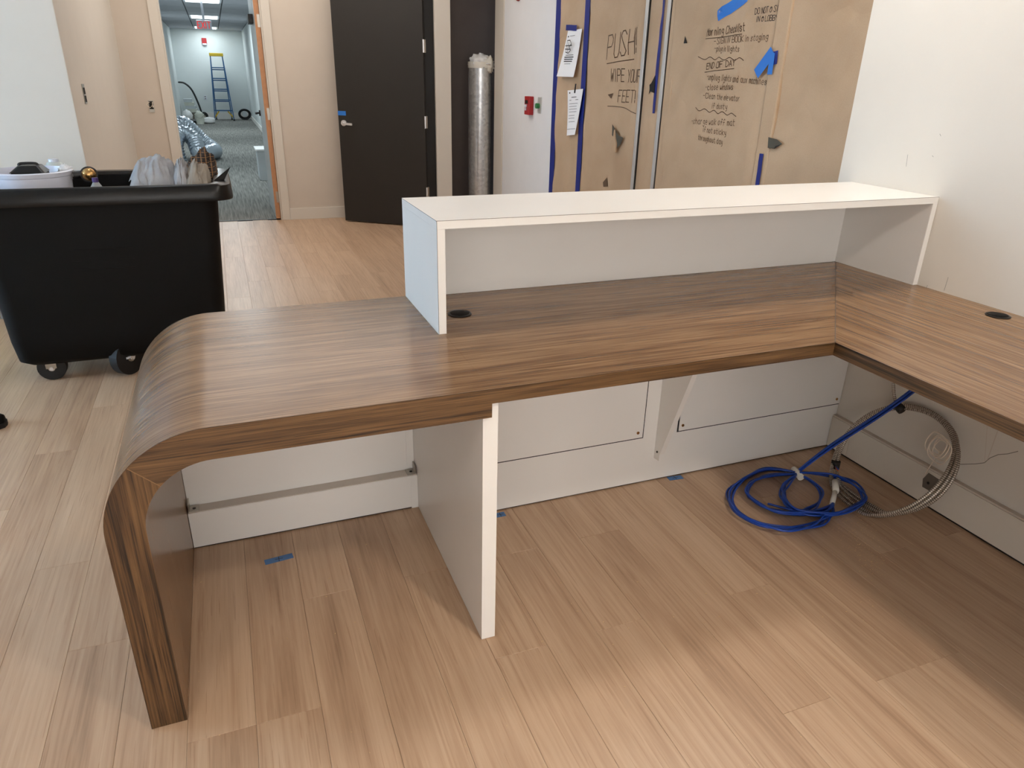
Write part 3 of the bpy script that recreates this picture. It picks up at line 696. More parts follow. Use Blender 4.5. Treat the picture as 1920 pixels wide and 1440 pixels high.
shB, spB = sheet('kraft_paper_sheet', YS1+0.0205, YA1-0.0005, 'brown paper sheet with PUSH and WIPE YOUR FEET written on it')
shC, spC = sheet('kraft_paper_sheet', YS2+0.0205, YS1-0.0168, 'narrow brown paper strip between the two metal strips')
shD, spD = sheet('kraft_paper_sheet', YSM+0.0005, YS2-0.0168, 'brown paper sheet with the handwritten checklist')
shE, spE = sheet('kraft_paper_sheet', -0.18, YSM, 'blank brown paper sheet next to the cream wall')
# silver door stiles
for y, lb in ((YS1, 'slim aluminium strip next to the WIPE YOUR FEET sheet'), (YS2, 'slim aluminium strip next to the checklist sheet')):
    t_ = thing('metal_strip', lb, 'metal strip', (XW, y, 0), 'aluminium strips on the papered doors')
    box('face', XW-0.033, XW-0.001, y-0.012, y+0.020, 0.001, 2.5, 'aluminium', t_, 0.002); box('gasket', XW-0.026, XW-0.001, y-0.0165, y-0.0123, 0.001, 2.5, 'gun_black', t_)
# rounded wooden cover ridges on the D sheet edge
box('fold', XW-0.036, XW-0.012, YS2-0.115, YS2-0.035, 0.002, 2.5, 'kraft_paper', shD, 0.006)
box('fold', XW-0.040, XW-0.012, YSM-0.10, YSM-0.001, 0.002, 2.5, 'kraft_paper', shE, 0.008)
# blue tapes
def tape(u0, v0, u1, v1, wpx, mat, label, sp=None, off=0.030):
    y0_, z0_ = wp(u0, v0, 0.02); y1_, z1_ = wp(u1, v1, 0.02); a = Vector((y0_, z0_)); b2 = Vector((y1_, z1_)); d = (b2-a); n_ = max(2, int(d.length/0.04)); nr = Vector((-d.y, d.x)).normalized()*wpx/2
    bm = bmesh.new(); rows = []
    for i in range(n_+1):
        c = a+d*i/n_; c = c+nr.normalized()*0.004*noise.noise(Vector((i*0.7, u0, 0)))
        pts = []
        for s in (-1, 0, 1):
            q = c+nr*s; x = (surf(q.x, q.y, sp, 0.0025) if sp else XW-off); pts.append(bm.verts.new((x, q.x, q.y)))
        rows.append(pts)
    for p_, q_ in zip(rows, rows[1:]):
        for k in range(2): bm.faces.new((p_[k], p_[k+1], q_[k+1], q_[k]))
    bmesh.ops.recalc_face_normals(bm, faces=bm.faces); bmesh.ops.solidify(bm, geom=list(bm.faces), thickness=0.0006)
    o = obj('painters_tape', bm, mat); tag(o, label, 'tape'); return o
def zline(y, z0_, z1_, wd, mat, label, off=0.008):
    bm = bmesh.new(); rows = []; n_ = 24
    for i in range(n_+1):
        z = z0_+(z1_-z0_)*i/n_; dy = 0.006*noise.noise(Vector((z*1.3, y*5, 0)))
        rows.append([bm.verts.new((XW-off, y+dy+s*wd/2, z)) for s in (-1, 1)])
    for p_, q_ in zip(rows, rows[1:]): bm.faces.new((p_[0], p_[1], q_[1], q_[0]))
    bmesh.ops.recalc_face_normals(bm, faces=bm.faces); bmesh.ops.solidify(bm, geom=list(bm.faces), thickness=0.0006)
    o = obj('painters_tape', bm, mat); tag(o, label, 'tape'); return o
zline(3.44, 0.01, 2.45, 0.09, 'tape_dark', 'dark blue tape line next to the pale jamb', 0.030)
zline(2.935, 0.01, 2.45, 0.075, 'tape_dark', 'dark blue tape line between the notices and the PUSH sheet', 0.032)
zline(1.93, 1.22, 2.45, 0.035, 'tape_dark', 'short dark blue tape line beside the metal strip', 0.034)
tape(1350, 30, 1400, -8, 0.055, 'tape_blue', 'bright blue tape piece above the morning checklist', spD)
tape(1426, 139, 1458, 96, 0.055, 'tape_blue', 'slanted bright blue tape piece at the checklist seam', None, 0.048)
tape(1452, 140, 1458, 100, 0.035, 'tape_blue', 'upright bright blue tape piece at the checklist seam', None, 0.0495)
tape(1456, 110, 1466, 108, 0.06, 'tape_dark', 'small dark blue tape corner at the checklist seam', None, 0.0465)
tape(1436, 288, 1427, 350, 0.03, 'tape_dark', 'dark blue tape showing below the torn dark flap', None, 0.0465)
# handwriting
def write(text, u0, v0, u1, v1, hpx, sheet_, sp, mat='ink', wd=0.007, jit=0.03):
    y0_, z0_ = wp(u0, v0, 0.02); y1_, z1_ = wp(u1, v1, 0.02); _, zt = wp(u0, v0-hpx, 0.02)
    h = zt-z0_; st, W_ = strokes(text); d = Vector((y1_-y0_, z1_-z0_)); bm = bmesh.new(); rg = random.Random(text)
    for pl in st:
        jx, jy = rg.uniform(-jit, jit), rg.uniform(-jit, jit)
        ribbon(bm, [(y0_+d.x*(q[0]+jx)/W_, z0_+d.y*(q[0]/W_)+(q[1]+jy)*h) for q in pl], wd, lambda q: (surf(q.x, q.y, sp), q.x, q.y))
    obj('handwriting', bm, mat, sheet_)
def scribble(pts, sheet_, sp, wd=0.007, mat='ink'):
    P = [Vector((*wp(u, v, 0.02), 0)) for u, v in pts]; P = smooth_path(P, sub=5); bm = bmesh.new()
    ribbon(bm, [(q.x, q.y) for q in P], wd, lambda q: (surf(q.x, q.y, sp), q.x, q.y)); obj('pen_line', bm, mat, sheet_)
write('PUSH!', 1139, 111, 1200, 98, 44, shB, spB, wd=0.0075)
scribble([(1139.5, 119.5), (1165, 115), (1189.7, 111)], shB, spB, 0.006)
write('WIPE', 1147, 152, 1171, 153, 23, shB, spB, wd=0.006); write('YOUR', 1177, 154, 1201, 154, 23, shB, spB, wd=0.006)
write('FEET!', 1160, 191, 1196, 193, 22, shB, spB, wd=0.006)
scribble([(1142, 199), (1160, 200), (1176, 203), (1193, 213)], shB, spB, 0.005)
W2 = dict(wd=0.0028)
write('DO NOT @ SIG', 1417, 27, 1463, 20, 11, shD, spD, 'ink_dark', **W2); write('IN @ LOBBY', 1419, 41, 1458, 38, 10, shD, spD, 'ink_dark', **W2)
write('Morning Checklist', 1330, 68, 1399, 58, 14, shD, spD, wd=0.004); scribble([(1329, 73), (1360, 69), (1393, 64)], shD, spD, 0.004)
write('-SIGN IN BOOK in staging', 1341, 83, 1443, 74, 11, shD, spD, **W2); write('-plug in lights', 1341, 96, 1387, 97, 10, shD, spD, **W2)
wav = lambda u0, v0, u1, v1: [(u0+(u1-u0)*i/9, v0+(v1-v0)*i/9+(2.5 if i % 2 else -2.5)) for i in range(10)]
scribble(wav(1315, 109, 1397, 111), shD, spD, 0.004)
write('END OF DAY', 1326, 130, 1379, 123, 11, shD, spD, wd=0.004); scribble([(1323, 135.5), (1350, 132), (1378, 128.5)], shD, spD, 0.004)
write('-unplug lights and aux machines', 1328, 149, 1438, 159, 11, shD, spD, **W2); write('-close windows', 1327, 169, 1378, 168, 11, shD, spD, **W2)
write('-Clean the elevator', 1323, 184, 1390, 190, 10, shD, spD, **W2); write('if dusty', 1337, 203, 1367, 205, 10, shD, spD, **W2)
scribble(wav(1307, 204, 1384, 216), shD, spD, 0.004)
write('-charge walk off mat', 1300, 232, 1381, 236, 11, shD, spD, **W2); write('if not sticky', 1321, 247, 1365, 254, 10, shD, spD, **W2); write('throughout day', 1312, 262, 1358, 271, 10, shD, spD, **W2)
# notices
def c4(x, y): return (1020+x/3.89, y/3.89)
def notice(corners, label, curl):
    q = [wp(*c4(*c), 0.035) for c in corners]; bm = bmesh.new(); g = []; nn = 10
    def P(s, v):
        a = Vector(q[0]).lerp(Vector(q[1]), s); b2 = Vector(q[3]).lerp(Vector(q[2]), s); return a.lerp(b2, v)
    def X(s, v): return XW-0.046-curl*(v**2)*0.05-0.012*math.sin(s*3.1)*v
    for j in range(nn+1): g.append([bm.verts.new((X(i/6, j/nn), *P(i/6, j/nn))) for i in range(7)])
    for j in range(nn):
        for i in range(6): f = bm.faces.new((g[j][i], g[j+1][i], g[j+1][i+1], g[j][i+1])); f.smooth = True
    bmesh.ops.recalc_face_normals(bm, faces=bm.faces); bmesh.ops.solidify(bm, geom=list(bm.faces), thickness=0.0006)
    c = P(0.5, 1); t_ = thing('notice', label, 'paper notice', (XW-0.04, c.x, c.y)); obj('sheet', bm, 'paper_white', t_, True, 60)
    def line(s0, s1, v, wd, mat='ink_dark'):
        b3 = bmesh.new(); k = 8
        A = []
        for i in range(k+1):
            s = s0+(s1-s0)*i/k; p1 = P(s, v-wd/2); p2 = P(s, v+wd/2); A.append((b3.verts.new((X(s, v)-0.0022, *p1)), b3.verts.new((X(s, v)-0.0022, *p2))))
        for a, b4 in zip(A, A[1:]): b3.faces.new((a[0], a[1], b4[1], b4[0]))
        obj('printed_line', b3, mat, t_)
    return t_, P, X, line
t_, P, X, line = notice([(185, 225), (287, 210), (247, 563), (122, 558)], 'white printed notice taped above the other on brown paper', 0.5)
for v, s0, s1, wd in ((0.53, 0.25, 0.75, 0.012), (0.575, 0.2, 0.78, 0.022), (0.62, 0.22, 0.76, 0.022), (0.665, 0.24, 0.75, 0.02), (0.72, 0.32, 0.7, 0.008), (0.13, 0.1, 0.17, 0.03), (0.12, 0.25, 0.6, 0.008)): line(s0, s1, v, wd)
bm = bmesh.new()
for pl in ([(0.32, 0.22), (0.32, 0.47), (0.5, 0.49), (0.62, 0.43), (0.5, 0.36), (0.62, 0.30), (0.5, 0.22), (0.32, 0.22)], [(0.42, 0.26), (0.42, 0.46)], [(0.24, 0.33), (0.66, 0.33)], [(0.26, 0.40), (0.60, 0.41)]):
    ribbon(bm, [tuple(P(*q)) for q in pl], 0.006, lambda q: (XW-0.054-0.018, q.x, q.y))
obj('printed_emblem', bm, 'ink_dark', t_)
tape(1068, 52, 1088, 53, 0.038, 'tape_dark', 'torn dark blue tape holding the upper notice', None, 0.050)
t_, P, X, line = notice([(182, 660), (295, 648), (247, 983), (188, 990)], 'white printed notice pinned below the other on brown paper', 0.3)
for v, s0, s1, wd in ((0.06, 0.12, 0.2, 0.03), (0.16, 0.3, 0.65, 0.014), (0.22, 0.15, 0.3, 0.01), (0.22, 0.6, 0.8, 0.01), (0.3, 0.15, 0.8, 0.008), (0.36, 0.15, 0.75, 0.008), (0.42, 0.15, 0.8, 0.008), (0.48, 0.18, 0.8, 0.008), (0.56, 0.16, 0.7, 0.008), (0.62, 0.16, 0.72, 0.008), (0.70, 0.2, 0.8, 0.008), (0.86, 0.05, 0.95, 0.008)): line(s0, s1, v, wd)
y_, z_ = wp(*c4(235, 648), 0.04); o = obj('pin', bar_bm((XW-0.052, y_, z_-0.03), (XW-0.046, y_, z_+0.035), 0.012, 0.006, upv=(1, 0, 0)), 'gun_black'); tag(o, 'black clip holding the lower notice', 'clip')
# tears with door pulls showing through
def tear(pts, sheet_, sp, mat='hole_dark', extra=0.0012, off=None):
    bm = bmesh.new(); vs = []
    for u, v in pts:
        y, z = wp(u, v, 0.02); vs.append(bm.verts.new(((XW-off) if off else surf(y, z, sp, extra+0.004), y, z)))
    f = bm.faces.new(vs); bmesh.ops.triangulate(bm, faces=[f]); bmesh.ops.recalc_face_normals(bm, faces=bm.faces)
    obj('tear', bm, mat, sheet_)
cc4 = lambda L_: [c4(*q) for q in L_]
tear(cc4([(528, 905), (555, 950), (575, 990), (608, 1003), (590, 1050), (555, 1090), (545, 1060), (550, 1020), (525, 985)]), shB, spB, 'paper_tear', off=0.052)
tear(cc4([(790, 620), (805, 605), (830, 548), (828, 590), (815, 625), (822, 680), (800, 668), (785, 690), (792, 650)]), shC, spC)
tear(cc4([(1050, 262), (1060, 315), (1037, 318)]), shD, spD); tear(cc4([(478, 690), (515, 680), (500, 718)]), shB, spB, 'ink'); tear(cc4([(440, 1330), (468, 1295), (475, 1360), (445, 1362)]), shB, spB, 'ink')
c5 = lambda x, y: (1220+x/3.892, y/3.892)
tear([c5(*q) for q in ((890, 1000), (955, 1018), (993, 1050), (935, 1085), (885, 1078))], shE, spE, 'paper_tear', off=0.0465); tear([c5(*q) for q in ((940, 1065), (993, 1050), (935, 1085))], shE, spE, 'hole_dark', off=0.0475)
# block poking through the PUSH sheet
y_, z_ = wp(1155, 268, 0.05); t_ = thing('door_pull', 'tan wrapped door pull poking through the PUSH sheet', 'door pull', (XW-0.05, y_, z_-0.07))
obj('grip', prism_bm([(y_+0.045, z_-0.055), (y_-0.02, z_-0.06), (y_-0.02, z_+0.0), (y_+0.0, z_+0.03), (y_+0.02, z_+0.085), (y_+0.03, z_)], XW-0.062, XW-0.0525, 'x'), 'kraft_paper', t_)
obj('stem', box_bm(XW-0.0522, XW-0.045, y_+0.0, y_+0.02, z_-0.03, z_+0.0), 'gun_black', t_)

# ---- fire alarm station and green button
a0 = wp(988, 180); a1 = wp(1003, 215); yc = (a0[0]+a1[0])/2
t_ = thing('fire_alarm_station', 'red fire alarm pull station on the white wall', 'fire alarm', (XW, yc, a1[1]))
yc -= 0.01; obj('body', box_bm(XW-0.045, XW-0.0005, yc-0.055, yc+0.055, a1[1]-0.005, a0[1], 0.005), 'red_plastic', t_)
obj('pull_bar', box_bm(XW-0.056, XW-0.0455, yc-0.012, yc+0.03, a1[1]+0.06, a1[1]+0.08, 0.002), 'white_plastic', t_); obj('handle', box_bm(XW-0.056, XW-0.0455, yc+0.002, yc+0.018, a1[1]+0.03, a1[1]+0.0595, 0.002), 'white_plastic', t_)
obj('recess', box_bm(XW-0.0462, XW-0.0455, yc-0.025, yc+0.035, a1[1]+0.085, a1[1]+0.115), 'gun_black', t_)
b0 = wp(1009, 182); b1 = wp(1016, 213)
t_ = thing('exit_button', 'steel wall plate with green button beside the fire alarm', 'switch', (XW, b0[0], b1[1])); yc = (b0[0]+b1[0])/2
obj('plate', box_bm(XW-0.006, XW-0.0005, yc-0.04, yc+0.04, b1[1], b0[1], 0.002), 'aluminium', t_); obj('button', disc_bm((XW-0.02, yc+0.01, (b0[1]+b1[1])/2-0.005), (1, 0, 0), 0.022, 0.028, 18), 'green_plastic', t_)
p = hit(973, -2, 0, XW); t_ = thing('fire_horn', 'red fire horn high on the white wall', 'alarm', (XW, p.y, p.z)); obj('base', disc_bm((XW-0.006, p.y, p.z+0.045), (1, 0, 0), 0.062, 0.011, 24), 'red_plastic', t_); obj('dome', disc_bm((XW-0.03, p.y, p.z+0.045), (1, 0, 0), 0.048, 0.036, 24), 'red_plastic', t_)

# ---- black door standing open
d2 = thing('door_2', 'tall matte black door standing ajar by the beige post', 'door', (-0.45, 4.82, 0), kind='structure')
H0 = Vector((-0.452, 4.822, 0)); E0 = Vector((-1.186, 5.356, 0)); dv = (E0-H0).normalized(); nv = Vector((dv.y, -dv.x, 0)); nv = nv if nv.y < 0 else -nv
def slab(a, b2, off0, off1, z0_, z1_):
    bm = bmesh.new(); q = [a+nv*off0, b2+nv*off0, b2+nv*off1, a+nv*off1]; return prism_bm([(v.x, v.y) for v in q], z0_, z1_, 'z', bm)
obj('leaf', slab(H0, E0, 0.0, -0.045, 0.012, 2.40), 'black_door', d2)
obj('jamb', box_bm(-0.445, -0.336, 4.87, 4.99, 0, 2.42), 'black_metal', d2); obj('jamb_return', box_bm(-0.447, -0.336, 5.0, 5.59, 0, 2.42), 'black_metal', d2)
for z in (0.34, 1.0, 1.66, 2.2):
    h = obj('hinge', box_bm(H0.x+0.004, H0.x+0.03, 4.835, 4.869, z-0.055, z+0.055), 'nickel', d2); obj('knuckle', lathe_bm(H0.x+0.004, 4.822, [(0.008, z-0.055), (0.008, z+0.055)], 12), 'chrome', h)
hp = E0-dv*0.06
h = obj('lever_handle', disc_bm(hp+nv*0.008+Vector((0, 0, 0.965)), nv, 0.028, 0.015), 'chrome', d2)
obj('lever', bar_bm(hp+nv*0.05+Vector((0, 0, 0.962)), hp-dv*0.11+nv*0.05+Vector((0, 0, 0.958)), 0.018, 0.02), 'chrome', h); obj('spindle', disc_bm(hp+nv*0.032+Vector((0, 0, 0.963)), nv, 0.011, 0.036, 12), 'chrome', h)
bt = E0-dv*0.0; o = obj('painters_tape', prism_bm([(v.x, v.y) for v in (bt+nv*0.002, bt-dv*0.085+nv*0.002, bt-dv*0.085+nv*0.003, bt+nv*0.003)], 1.035, 1.075, 'z'), 'tape_blue'); tag(o, 'blue tape patch above the black door lever', 'tape')
# ---- galvanised duct leaning upright in the alcove
t_ = thing('metal_duct', 'upright galvanised duct with taped plastic over its top', 'duct', (0.185, 5.06, 0))
obj('pipe', lathe_bm(0.185, 5.06, [(0.118, 0.001), (0.118, 1.50), (0.118, 1.52)], 40), 'galvanised', t_, True, 60)
obj('seam', box_bm(0.175, 0.190, 4.937, 4.943, 0.001, 1.5), 'galvanised', t_)
obj('tape_band', lathe_bm(0.185, 5.06, [(0.1195, 1.49), (0.1205, 1.492), (0.1205, 1.545), (0.1195, 1.547)], 40), 'tape_white', t_, True)
obj('plastic_cover', blob_bm((0.19, 5.06, 1.53), (0.118, 0.118, 0.09), 5, 0.35, 3.5, 0.1), 'paper_white', t_, True, 180)
obj('plastic_fold', blob_bm((0.245, 4.97, 1.52), (0.05, 0.03, 0.07), 9, 0.5, 4, 0), 'tape_white', t_, True, 180)

# ---- open wall boxes
p = hit(155, 157, 0, XP); q = hit(160, 195, 0, XP); t_ = thing('switch_box', 'open steel switch box on the side of the pier', 'switch box', (XP, (p.y+q.y)/2, q.z)); yc = (p.y+q.y)/2
obj('plate', box_bm(XP+0.0005, XP+0.004, yc-0.045, yc+0.045, q.z, p.z, 0.001), 'nickel', t_)
for s in (0.22, 0.62): obj('opening', box_bm(XP+0.0042, XP+0.006, yc-0.028, yc+0.028, q.z+(p.z-q.z)*s-0.015, q.z+(p.z-q.z)*s+0.022), 'hole_dark', t_)
p = hit(277, 188, 1, YB); q = hit(291, 211, 1, YB); t_ = thing('outlet_box', 'open outlet box with loose wires on the beige back wall', 'outlet', ((p.x+q.x)/2, YB, q.z))
obj('box', box_bm(p.x, q.x, YB-0.006, YB-0.0005, q.z, p.z, 0.001), 'nickel', t_); obj('opening', box_bm(p.x+0.006, q.x-0.006, YB-0.008, YB-0.0062, q.z+0.03, p.z-0.008), 'hole_dark', t_)
xc = (p.x+q.x)/2
for k, (dx, mm) in enumerate(((-0.01, 'white_wire'), (0.004, 'gun_black'), (0.014, 'white_wire'))): obj('wire', tube_bm(smooth_path([(xc+dx, YB-0.01, p.z-0.015), (xc+dx*2-0.015, YB-0.045, p.z-0.035), (xc+dx, YB-0.035, q.z+0.045), (xc+dx*0.5+0.01, YB-0.012, q.z+0.06)]), 0.0025, n=6), mm, t_)
# grey post and yellow level at the left edge of the pier
o = box('trim_7', -3.665, -3.603, YP-0.03, YP+0.10, 0, CEIL, 'post_grey', bev=0.003); struct(o, 'grey post at the far edge of the daylit pier', 'trim')
t_ = thing('spirit_level', 'yellow spirit level leaning on the grey post', 'spirit level', (-3.74, YP+0.0, 0)); obj('body', box_bm(-3.80, -3.675, YP-0.02, YP+0.02, 0.001, 0.98, 0.004), 'yellow', t_); obj('vial_window', box_bm(-3.76, -3.715, YP-0.0225, YP-0.0202, 0.82, 0.92), 'gun_black', t_); obj('end_cap', box_bm(-3.802, -3.673, YP-0.022, YP+0.022, 0.9805, 1.0, 0.003), 'gun_black', t_)

# ================================================================ RECEPTION DESK
H = 0.745; D = -0.792; WX = -0.769; EB = 0.002
desk = thing('reception_desk', 'L-shaped walnut reception desk with a curved waterfall end', 'desk', (-1.4, -0.4, 0))
XO, XI, R_O = -2.610, -2.535, 0.22; cxx, czz = XO+R_O, H-R_O; ZU = 0.6725; R_I = R_O-0.075; XA = -1.783; ZT = 0.708
arc_o = [(cxx+R_O*math.cos(a), czz+R_O*math.sin(a)) for a in [math.pi-i*math.pi/2/20 for i in range(21)]]
arc_i = [(cxx+R_I*math.cos(a), czz+(ZU-czz)*math.sin(a)) for a in [math.pi-i*math.pi/2/20 for i in range(21)]]
def walnut_uv(co, nrm):
    # unrolled length along the waterfall
    if co.x <= cxx+1e-4 and co.z <= H:
        if co.z <= czz: s = cxx-R_O*math.pi/2-(czz-co.z)
        else:
            a = math.atan2(co.z-czz, -(co.x-cxx)); s = cxx-R_O*(math.pi/2-a)
    else: s = co.x
    return (s+10, co.y+5)
outer = [(XO, 0.001)]+arc_o+[(XA, H)]; inner = [(XI, 0.001)]+arc_i+[(XA, ZU)]
bm = bmesh.new()
def strip(bm, path, y0_, y1_, ny=1):
    rows = [[bm.verts.new((p[0], y0_+(y1_-y0_)*k/ny, p[1])) for k in range(ny+1)] for p in path]
    for a, b2 in zip(rows, rows[1:]):
        for k in range(ny): bm.faces.new((a[k], a[k+1], b2[k+1], b2[k]))
strip(bm, outer, D+EB, 0.0); strip(bm, inner, D+EB, 0.0)
bmesh.ops.remove_doubles(bm, verts=bm.verts, dist=1e-6)
# close back, front, bottom and the step at the thick end
n_ = len(outer)
for yv in (D+EB, 0.0):
    vo = [bm.verts.new((p[0], yv, p[1])) for p in outer]; vi = [bm.verts.new((p[0], yv, p[1])) for p in inner]
    for i in range(n_-1): bm.faces.new((vo[i], vo[i+1], vi[i+1], vi[i]))
for path in ([outer[0], inner[0]], [outer[-1], inner[-1]]): strip(bm, path, D+EB, 0.0)
bmesh.ops.remove_doubles(bm, verts=bm.verts, dist=1e-5); bmesh.ops.recalc_face_normals(bm, faces=bm.faces)
uv_plane(bm, walnut_uv); wf = obj('waterfall_top', bm, 'walnut', desk, True, 30)
bm = prism_bm([(XA+0.0002, D+EB), (WX, D+EB), (0-0.0005, -0.0005), (XA+0.0002, 0.0)], ZT, H, 'z'); uv_plane(bm, lambda c, n: (c.x+10, c.y+5)); obj('main_top', bm, 'walnut', desk)
bm = prism_bm([(WX+EB, D+0.0005), (-0.0005, -0.0025), (-0.0005, -2.6), (WX+EB, -2.6)], ZT, H, 'z'); uv_plane(bm, lambda c, n: (c.y*1.0+31, c.x*1.0+17)); obj('return_top', bm, 'walnut', desk)
# mitre seam
obj('mitre_seam', bar_bm((WX+0.004, D+0.0045, H+0.00005), (-0.02, -0.022, H+0.00005), 0.0025, 0.0004), 'laminate_core', desk)
# front edge bands
def face_band(poly, uvf, name):
    bm = prism_bm(poly, D, D+EB-0.0001, 'y'); uv_plane(bm, uvf); return obj(name, bm, 'walnut_edge', desk)
k0 = 10   # mitre index on the arcs
lt = 0.0012
ou = [(p[0], p[1]) for p in arc_o]; 
face_band([(XO, 0.001)]+ou[:k0+1]+arc_i[:k0+1][::-1]+[(XI, 0.001)], lambda c, n: (c.z*1.0+3, c.x*1.0+2), 'leg_edge_band')
face_band(ou[k0:]+[(XA, H), (XA, ZU)]+arc_i[k0:][::-1], lambda c, n: (c.x+20, c.z+1.3), 'curved_edge_band')
face_band([(XA, H), (WX, H), (WX, ZT), (XA, ZT)], lambda c, n: (c.x+20, c.z+1.3), 'front_edge_band')
bm = box_bm(WX, WX+EB-0.0001, -2.6, D+0.0002, ZT, H); uv_plane(bm, lambda c, n: (c.y+40, c.z+9)); obj('return_edge_band', bm, 'walnut_edge', desk)
obj('leg_mitre_seam', bar_bm((*[arc_o[k0][0]], D-0.0002, arc_o[k0][1]), (arc_i[k0][0], D-0.0002, arc_i[k0][1]), 0.0014, 0.0006, upv=(0, 1, 0)), 'mitre_line', desk)
# dark laminate line along the top arris
pth = [Vector((p[0], D-0.0003, p[1]-0.0)) for p in arc_o]+[Vector((WX, D-0.0003, H))]
obj('laminate_line', tube_bm([Vector((XO, D-0.0003, 0.002))]+pth, 0.0009, n=4), 'walnut_edge', desk)
# divider
DXL, DXR, DY = -1.802, -1.764, -0.782
bm = prism_bm([(DXL, 0.001), (DXR, 0.001), (DXR, 0.707), (-1.7825, 0.707), (-1.7825, 0.672), (DXL, 0.672)], DY, -0.02, 'y'); dp = obj('divider_panel', bm, 'white_laminate', desk)
# left bay back panels
box('gap_shade_strip', XI+0.002, DXL-0.001, -0.091, -0.035, 0.0005, 0.0045, 'gun_black', desk); box('gap_shade_strip', DXR+0.001, -0.046, -0.2085, -0.1945, 0.0005, 0.0045, 'gun_black', desk)  # black strips stand in for the shade under the raised boards
box('kick_board', XI+0.001, DXL-0.0005, -0.0945, -0.03, 0.005, 0.131, 'white_laminate', desk, 0.0008)
box('upper_back_panel', XI+0.001, DXL-0.0005, -0.050, -0.030, 0.1315, 0.671, 'white_laminate', desk)
box('end_strip', DXL-0.024, DXL-0.0006, -0.0965, -0.0947, 0.0012, 0.131, 'white_laminate', desk); box('end_strip', DXL-0.026, DXL-0.0006, -0.054, -0.0502, 0.15, 0.67, 'white_laminate', desk)
rl = box('ledge_rail', XI+0.002, DXL-0.001, -0.0925, -0.0505, 0.1312, 0.1335, 'rail_metal', desk)
for x in (XI+0.004, DXL-0.034):
    c_ = box('corner_clip', x, x+0.03, -0.094, -0.055, 0.1337, 0.137, 'nickel', desk, 0.0005); obj('clip_upright', box_bm(x if x < -2.3 else x+0.027, x+0.003 if x < -2.3 else x+0.03, -0.094, -0.055, 0.137, 0.165), 'nickel', c_); obj('screw', disc_bm((x+0.016, -0.075, 0.1375), (0, 0, 1), 0.005, 0.002, 10), 'gun_black', c_)
# right bay back panels with access panels
YR = -0.2115
box('back_panel', DXR+0.0005, -0.0445, YR, YR+0.018, 0.005, 0.706, 'white_laminate', desk)
box('desk_back', -2.53, -0.003, -0.0195, -0.001, 0.001, 0.7075 if False else 0.671, 'white_laminate', desk)
obj('back_filler', box_bm(XA+0.01, -0.003, -0.0195, -0.001, 0.6715, 0.7075), 'white_laminate', desk)
for x0_, x1_, scr in ((-1.763, -0.983, (-1.004,)), (-0.831, -0.0455, (-0.811, -0.066))):
    box('reveal_shade', x0_-0.0005, x1_+0.005 if x1_ < -0.5 else x1_, YR-0.0016, YR-0.0002, 0.1935, 0.706, 'gun_black', desk)  # black sheet stands in for the shade round the access panel
    ap = box('access_panel', x0_+(0.005 if x0_ > -1 else 0.0), x1_, YR-0.0042, YR-0.0018, 0.1985, 0.706, 'white_laminate', desk)
    for xs in scr: obj('screw', disc_bm((xs, YR-0.005, 0.2205), (0, 1, 0), 0.0055, 0.003, 14), 'brass', ap)
# gusset bracket
bm = prism_bm([(YR-0.0005, 0.10), (YR-0.035, 0.104), (YR-0.035, 0.13), (YR-0.24, 0.7075), (YR-0.0005, 0.7075)], -0.921, -0.900, 'x'); g = obj('support_bracket', bm, 'white_laminate', desk)
obj('screw', disc_bm((-0.9225, YR-0.02, 0.135), (1, 0, 0), 0.004, 0.003, 10), 'gun_black', g)
# return end panel (outside the view)
box('end_panel', WX+0.01, -0.0445, -2.6, -2.575, 0.001, 0.7075, 'white_laminate', desk)
# grommets
for x, y, an in ((-1.687, -0.234, 0.3), (-0.072, -0.756, 2.6)):
    gm = obj('grommet', lathe_bm(x, y, [(0.032, H-0.01), (0.036, H+0.0002), (0.036, H+0.0022), (0.033, H+0.0036), (0.029, H+0.0036)], 32), 'black_gloss', desk, True)
    obj('grommet_cap', lathe_bm(x, y, [(0.0288, H+0.0012), (0.0288, H+0.0042), (0.027, H+0.005)], 32), 'black_plastic', gm, True)
    dx, dy = math.cos(an), math.sin(an)
    obj('cable_slot', bar_bm((x+dx*0.006, y+dy*0.006, H+0.0046), (x+dx*0.031, y+dy*0.031, H+0.0046), 0.018, 0.0015), 'hole_dark', gm)

# ================================================================ HUTCH
L = -1.797; HD = -0.394; H2 = 1.057; T = 0.0225
hu = thing('transaction_hutch', 'long white laminate hutch standing on the walnut desk', 'hutch', (-0.9, -0.2, H))
e2 = 0.0012; z0 = H+0.0006
box('top_board', L, -0.0008, HD+e2, 0.0, H2-T, H2, 'white_laminate', hu)
sl = box('side_panel', L, L+T, HD+e2, 0.0, z0, H2-T-0.0003, 'white_laminate', hu); sr_ = box('side_panel', -T, -0.0008, HD+e2, 0.0, z0, H2-T-0.0003, 'white_laminate', hu)
box('back_panel', L+T+0.0003, -T-0.0003, -0.020, -0.001, z0, H2-T-0.0003, 'white_laminate', hu)
box('top_edge_band', L+0.0008, -0.0012, HD, HD+e2-0.0001, H2-T+0.0002, H2-0.0012, 'white_laminate', hu)
box('side_edge_band', L+0.0010, L+T-0.0006, HD, HD+e2-0.0001, z0, H2-T, 'white_laminate', hu); box('side_edge_band', -T+0.0006, -0.0012, HD, HD+e2-0.0001, z0, H2-T, 'white_laminate', hu)
box('laminate_line', L, -0.001, HD-0.0002, HD+0.0004, H2-0.0011, H2-0.0001, 'laminate_core', hu)
box('laminate_line', L-0.0002, L+0.0008, HD-0.0002, HD+0.0004, z0, H2-0.0012, 'laminate_core', hu)
box('laminate_line', L-0.0003, L-0.00002, HD, 0.0, H2-0.0016, H2-0.0006, 'laminate_core', hu)

